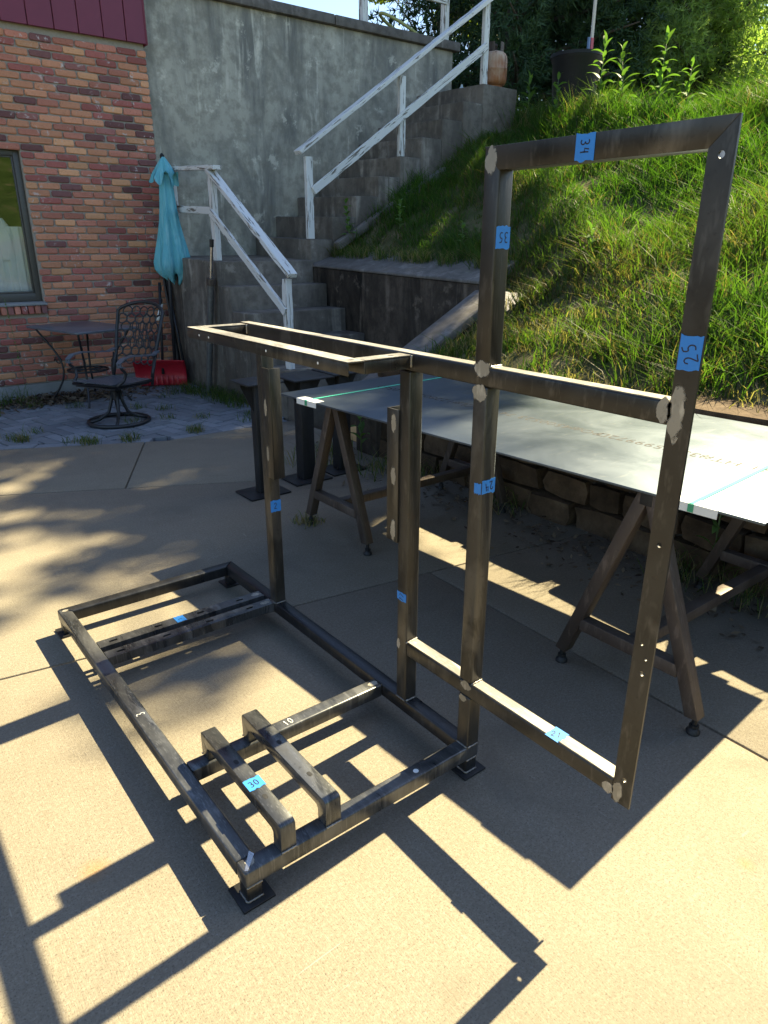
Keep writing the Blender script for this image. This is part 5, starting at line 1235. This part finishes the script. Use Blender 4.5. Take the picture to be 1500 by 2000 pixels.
# ---- leafy weed plants with separate leaves
leafm = {}
def leaf_mesh(k):
    if k in leafm: return leafm[k]
    L, Wd = [(0.11, 0.026), (0.085, 0.03), (0.14, 0.022)][k]; vs = []; fs = []; n = 6
    for i in range(n + 1):
        t = i / n; w2 = Wd * math.sin(math.pi * min(1, t * 0.93 + 0.05)) ** 0.8 / 1.0; z = 0.18 * L * math.sin(t * 2.2) - 0.12 * L * t * t * 2; x = L * t
        vs += [(x, -w2 / 2 * 2, z + 0.15 * w2), (x, 0, z), (x, w2 / 2 * 2, z + 0.15 * w2)]
    for i in range(n): fs += [(i*3, i*3+3, i*3+4, i*3+1), (i*3+1, i*3+4, i*3+5, i*3+2)]
    me = MB().add(vs, fs).mesh('leaf', smooth=True); me.materials.append(MAT['weed']); leafm[k] = me; return me
def weed_plant(x, y, z, h, label, seed, kind=0, scale=1.0, nl=14):
    r = random.Random(seed); t = thing('leafy_weed', label, 'weed', (x, y, z))
    bx_, by_ = r.uniform(-.1, .1) * h, r.uniform(-.1, .1) * h
    o = put('stem', MB().tube([(0, 0, -0.03), (bx_ * .4, by_ * .4, h * .5), (bx_, by_, h)], [0.006 * scale, 0.005 * scale, 0.002], 6).mesh('stem', smooth=True), None, MAT['stem']); o.parent = t
    for i in range(nl):
        f_ = 0.25 + 0.75 * i / (nl - 1); a = i * 2.4 + r.uniform(-.3, .3); lf = put('leaf', leaf_mesh(kind), None); lf.parent = t
        lf.location = (bx_ * f_, by_ * f_, h * f_); s = scale * (1.15 - 0.65 * (f_ - .25)) * r.uniform(.8, 1.15); lf.scale = (s, s, s); lf.rotation_euler = (r.uniform(-.2, .2), -r.uniform(0.1, 0.9) - 0.5 * (f_ > .9), a)
bzf = lambda x, y: bank_z(x, y) - 0.02
weed_plant(4.52, 5.86, bzf(4.52, 5.86), 0.50, 'broad leaved weed sapling beside the lowest upper step post', 1, 1, 1.1, 16)
weed_plant(4.75, 5.25, bzf(4.75, 5.25), 0.34, 'pale green leafy weed in grass near the retaining wall', 2, 1, 0.9)
weed_plant(4.62, 4.1, bzf(4.62, 4.1), 0.26, 'small leafy weed in the grass above the retaining wall cap', 3, 1, 0.8, 10)
weed_plant(4.55, 2.55, bzf(4.55, 2.55), 0.28, 'lone leafy weed seen in the middle of the tall frame opening', 4, 2, 1.1, 11)
weed_plant(7.25, 5.72, bzf(7.25, 5.72), 0.55, 'bright yellow green leafy weed left of the black tub', 5, 2, 1.15, 18)
weed_plant(7.15, 5.18, bzf(7.15, 5.18), 0.62, 'leafy weed standing in front of the black tub', 6, 0, 1.2, 14)
weed_plant(7.5, 4.85, bzf(7.5, 4.85), 0.75, 'tall milkweed right beside the black tub', 7, 2, 1.5, 18)
weed_plant(7.6, 4.55, bzf(7.6, 4.55), 0.68, 'second tall milkweed to the right of the tub', 8, 2, 1.4, 16)
weed_plant(7.7, 4.15, bzf(7.7, 4.15), 0.80, 'tallest milkweed on the crest in front of the pale pine', 9, 2, 1.5, 18)
weed_plant(7.8, 3.85, bzf(7.8, 3.85), 0.55, 'shorter milkweed on the crest below the pale pine', 10, 2, 1.4, 14)
weed_plant(2.66, 0.22, 0.0, 0.62, 'thin leafy weed growing between stone wall and right sawhorse', 11, 2, 0.8, 12)
weed_plant(2.6, 3.05, 0.0, 0.5, 'weed with pale leaves between the pedestals and wing wall', 12, 0, 0.9, 14)
weed_plant(1.05, 6.95, 0.0, 1.05, 'thin dry weed in front of the window corner', 13, 1, 0.35, 26)

# ---- trees
def limb(mb, a, b, r0, r1, bend=0.1, n=6, rr=None):
    rr = rr or random; a = Vector(a); b = Vector(b); L = (b - a).length; off = Vector((rr.uniform(-1, 1), rr.uniform(-1, 1), rr.uniform(-.3, .6))) * L * bend
    pts = [a.lerp(b, i / n) + off * math.sin(math.pi * i / n) for i in range(n + 1)]
    mb.tube(pts, [r0 + (r1 - r0) * i / n for i in range(n + 1)], 7); return pts
def leafcloud(name, centers, radii, n, size, c0, c1, mat, par, seed, needle=False, droop=0.0):
    rng = np.random.default_rng(seed); cs_ = np.array(centers, float); rs = np.array(radii, float); p_ = rs ** 2 / np.sum(rs ** 2)
    idx = rng.choice(len(cs_), n, p=p_); d = rng.normal(0, 1, (n, 3)); d /= np.linalg.norm(d, axis=1)[:, None]
    rad = rs[idx] * rng.uniform(0.25, 1.0, n) ** 0.55; c = cs_[idx] + d * rad[:, None] * np.array([1, 1, 0.72])
    if needle:
        k = 7; m_ = n * k; cc_ = np.repeat(c, k, 0); dd = np.repeat(d + np.array([0, 0, .25]), k, 0) + rng.normal(0, .75, (m_, 3)); dd /= np.linalg.norm(dd, axis=1)[:, None]
        L = rng.uniform(.6, 1.1, m_)[:, None] * size; s = np.cross(dd, rng.normal(0, 1, (m_, 3))); s /= np.linalg.norm(s, axis=1)[:, None]; s *= size * 0.075
        V = np.empty((m_, 3, 3)); V[:, 0] = cc_ - s; V[:, 1] = cc_ + s; V[:, 2] = cc_ + dd * L
        t = np.repeat(rng.uniform(0, 1, n), k)[:, None]; col = np.array(c0)*(1-t) + np.array(c1)*t
        me = fastmesh(name, V.reshape(-1, 3), None, np.arange(m_)[:, None]*3 + np.arange(3)[None], np.repeat(col, 3, 0))
    else:
        nrm = d + rng.normal(0, .6, (n, 3)) + np.array([0, 0, .5]); nrm /= np.linalg.norm(nrm, axis=1)[:, None]
        u = np.cross(nrm, rng.normal(0, 1, (n, 3))); u /= np.linalg.norm(u, axis=1)[:, None]; v_ = np.cross(nrm, u); l = rng.uniform(.6, 1.2, n)[:, None] * size
        V = np.empty((n, 4, 3)); V[:, 0] = c - u*l; V[:, 1] = c + v_*l*.55 + nrm*l*.12; V[:, 2] = c + u*l; V[:, 3] = c - v_*l*.55 + nrm*l*.12
        t = rng.uniform(0, 1, n)[:, None]; col = np.array(c0)*(1-t) + np.array(c1)*t
        me = fastmesh(name, V.reshape(-1, 3), np.arange(n)[:, None]*4 + np.arange(4)[None], None, np.repeat(col, 4, 0))
    return put(name, me, par, mat)
def pine(x, y, h, rad, label, seed, c0, c1, n=9000, size=0.20, zlow=0.3, mat='needles'):
    r = random.Random(seed); zb = bank_z(x, y) if x > 3 else 3.9; t = thing('pine_tree', label, 'tree', (x, y, zb), 'pine trees behind the hilltop')
    tr = MB(); limb(tr, (x, y, zb - .2), (x + .2, y, zb + h), rad * 0.09, 0.03, 0.02, 8, r); cen = []; rr_ = []
    lv = 0
    z = zlow
    while z < h:
        R_ = rad * (1 - z / h) ** 0.75 * r.uniform(.75, 1.15) + 0.25
        nb = 6
        for k in range(nb):
            a = 2*math.pi*(k + r.uniform(-.3, .3))/nb + lv * 0.6; e = Vector((x + R_*math.cos(a), y + R_*math.sin(a), zb + z + R_*0.18)); pts = limb(tr, (x, y, zb + z), e, 0.03 + R_*.012, 0.01, .08, 4, r)
            for f_ in (0.45, 0.7, 0.92): q = pts[0].lerp(pts[-1], f_); cen.append((q.x, q.y, q.z + .05)); rr_.append(0.18 + 0.19 * R_ * r.uniform(.7, 1.2))
        z += 0.55 + 0.05 * z; lv += 1
    tr.build('trunk', MAT['bark'], t, smooth=True); leafcloud('crown', cen, rr_, n, size, c0, c1, MAT[mat], t, seed, True)
def broadleaf(x, y, zb, h, rad, label, seed, c0, c1, n=12000, size=0.10, zc=0.6, lowest=0.3, group='leafy trees beyond the hilltop', blobs=26, sub=0.30):
    r = random.Random(seed); t = thing('leafy_tree', label, 'tree', (x, y, zb), group); tr = MB(); cen = []; rr_ = []
    limb(tr, (x, y, zb - .2), (x + r.uniform(-.4, .4), y, zb + h * .7), rad * 0.07, 0.06, .03, 8, r)
    for k in range(blobs):
        a = r.uniform(0, 6.28); cz = zb + h * r.uniform(lowest, 1.0); prof_ = math.sin(math.pi * min(1, max(0.08, (cz - zb) / h - lowest + .12) / (1.12 - lowest))) ** .6; rr2 = rad * prof_ * math.sqrt(r.uniform(.15, 1))
        e = (x + rr2*math.cos(a), y + rr2*math.sin(a), cz); cen.append(e); rr_.append(rad * sub * r.uniform(.6, 1.2)); limb(tr, (x, y, zb + h * r.uniform(.25, .5)), e, rad*.022, .012, .1, 5, r)
    tr.build('trunk', MAT['bark'], t, smooth=True); leafcloud('crown', cen, rr_, n, size, c0, c1, MAT['crown'], t, seed)
DK0, DK1 = (0.018, 0.045, 0.024), (0.07, 0.125, 0.06)
pine(9.6, 8.3, 11, 2.1, 'dark pine right behind the propane tank', 61, DK0, DK1, 15000, 0.17)
pine(12.0, 8.4, 12, 2.0, 'dark pine behind the black tub', 62, DK0, DK1, 14000, 0.18)
pine(12.6, 6.7, 5.6, 1.7, 'pale sunlit pine right of centre above the hill crest', 63, (0.16, 0.24, 0.10), (0.32, 0.42, 0.18), 11000, 0.17, mat='pale_needles')
broadleaf(16.0, 17.3, 3.0, 8.5, 2.1, 'yellow green backlit tree behind the concrete wall', 64, (0.12, 0.17, 0.03), (0.26, 0.30, 0.06), 15000, 0.10)
broadleaf(21.0, 11.0, 2.5, 11.0, 3.6, 'dark leafy tree at right with sky showing through', 65, (0.03, 0.06, 0.03), (0.07, 0.11, 0.05), 12000, 0.12, lowest=.08)
broadleaf(24.0, 10.0, 2.5, 10.0, 3.6, 'mid green tree at the right edge beyond the hill', 66, (0.12, 0.20, 0.05), (0.24, 0.32, 0.09), 11000, 0.12, lowest=.1)
broadleaf(19.5, 14.0, 2.5, 11.0, 4.2, 'dense dark tree filling the gap behind the pines', 67, (0.02, 0.05, 0.02), (0.06, 0.10, 0.04), 14000, 0.13, lowest=.05)
mp = thing('leafy_tree', 'tall maple whose branches hang over the top of the hill', 'tree', (13.4, 6.6, 3.1), 'leafy trees beyond the hilltop')
tr = MB(); rm = random.Random(77); limb(tr, (13.4, 6.6, 2.9), (13.0, 6.2, 13.5), 0.26, 0.05, 0.03, 8, rm); cen = []; rad_ = []
HOLES = ((4.85, 12.0, 0.10), (2.95, 12.3, 0.10))
while len(cen) < 64:
    a, b, c = rm.uniform(-1, 1), rm.uniform(-1, 1), rm.uniform(-1, 1)
    if a*a + b*b + c*c > 1: continue
    q = (13.0 + 1.6 * a, 6.0 + 3.1 * b, 12.1 + 2.9 * c); rr2 = rm.uniform(.5, .85); zq = q[2] - (q[0] - 13.0) * 0.98
    if zq < 10.3 and q[1] < 6.7: continue
    if any(math.hypot(q[1] - hy, zq - hz) < hr + rr2 * 0.6 for hy, hz, hr in HOLES): continue
    cen.append(q); rad_.append(rr2)
for q in ((13.0, 2.55, 11.5), (12.7, 2.2, 11.1), (13.2, 3.0, 11.0), (12.8, 3.2, 10.6), (13.1, 2.1, 11.8)): cen.append(q); rad_.append(0.5)
for k in range(20): cen.append((13.0 + rm.uniform(-.4, .4), rm.uniform(2.9, 5.1), rm.uniform(11.0, 13.9))); rad_.append(rm.uniform(.32, .52))
for q in ((13.0, 3.7, 10.2), (13.0, 4.3, 10.0), (12.9, 4.6, 9.95)): cen.append(q); rad_.append(0.5)
for q in ((13.0, 1.75, 12.6), (12.9, 1.9, 12.15)): cen.append(q); rad_.append(0.3)
for k in range(18): cen.append((rm.uniform(12.6, 14.6), rm.uniform(6.3, 9.6), rm.uniform(5.9, 8.2))); rad_.append(rm.uniform(.4, .75))
for q in cen: limb(tr, (13.3, 6.5, min(11, max(5.0, q[2] - 2.2))), q, 0.05, 0.012, .1, 5, rm)
tr.build('trunk', MAT['bark'], mp, smooth=True); leafcloud('crown', cen, rad_, 34000, 0.095, (0.06, 0.11, 0.02), (0.16, 0.20, 0.04), MAT['crown'], mp, 68)

# ---- the hillside continues round behind the viewer (seen mirrored in the window)
sv = []; sf_ = []; gxs = list(np.linspace(-30, 30, 31)); gys = list(np.linspace(-9.5, -24, 14))
for x in gxs:
    for y in gys: sv.append((x, y, -0.3 + 0.42 * (-9.5 - y) + 0.25 * math.sin(x * .8 + y) ))
m_ = len(gys)
for i in range(len(gxs) - 1):
    for j in range(m_ - 1): sf_.append((i*m_+j, (i+1)*m_+j, (i+1)*m_+j+1, i*m_+j+1))
def mk_hill2():
    m = M('far_bank_turf'); p = m.pos(); n = m.noise(p, 1.2, 6, 0.7); n2 = m.noise(p, 14, 4, .6)
    c = m.ramp(n, [(0.42, (0.05, 0.10, 0.02)), (0.55, (0.10, 0.16, 0.04)), (0.64, (0.24, 0.20, 0.13))]); c = m.mix(n2, c, (0.06, 0.10, 0.02))
    m.set(col=c, rough=0.95, spec=0.1); m.bump(n2, .9, .08); return m.m
o = MB().add(sv, sf_).build('far_hillside', mk_hill2(), smooth=True); o['kind'] = 'structure'
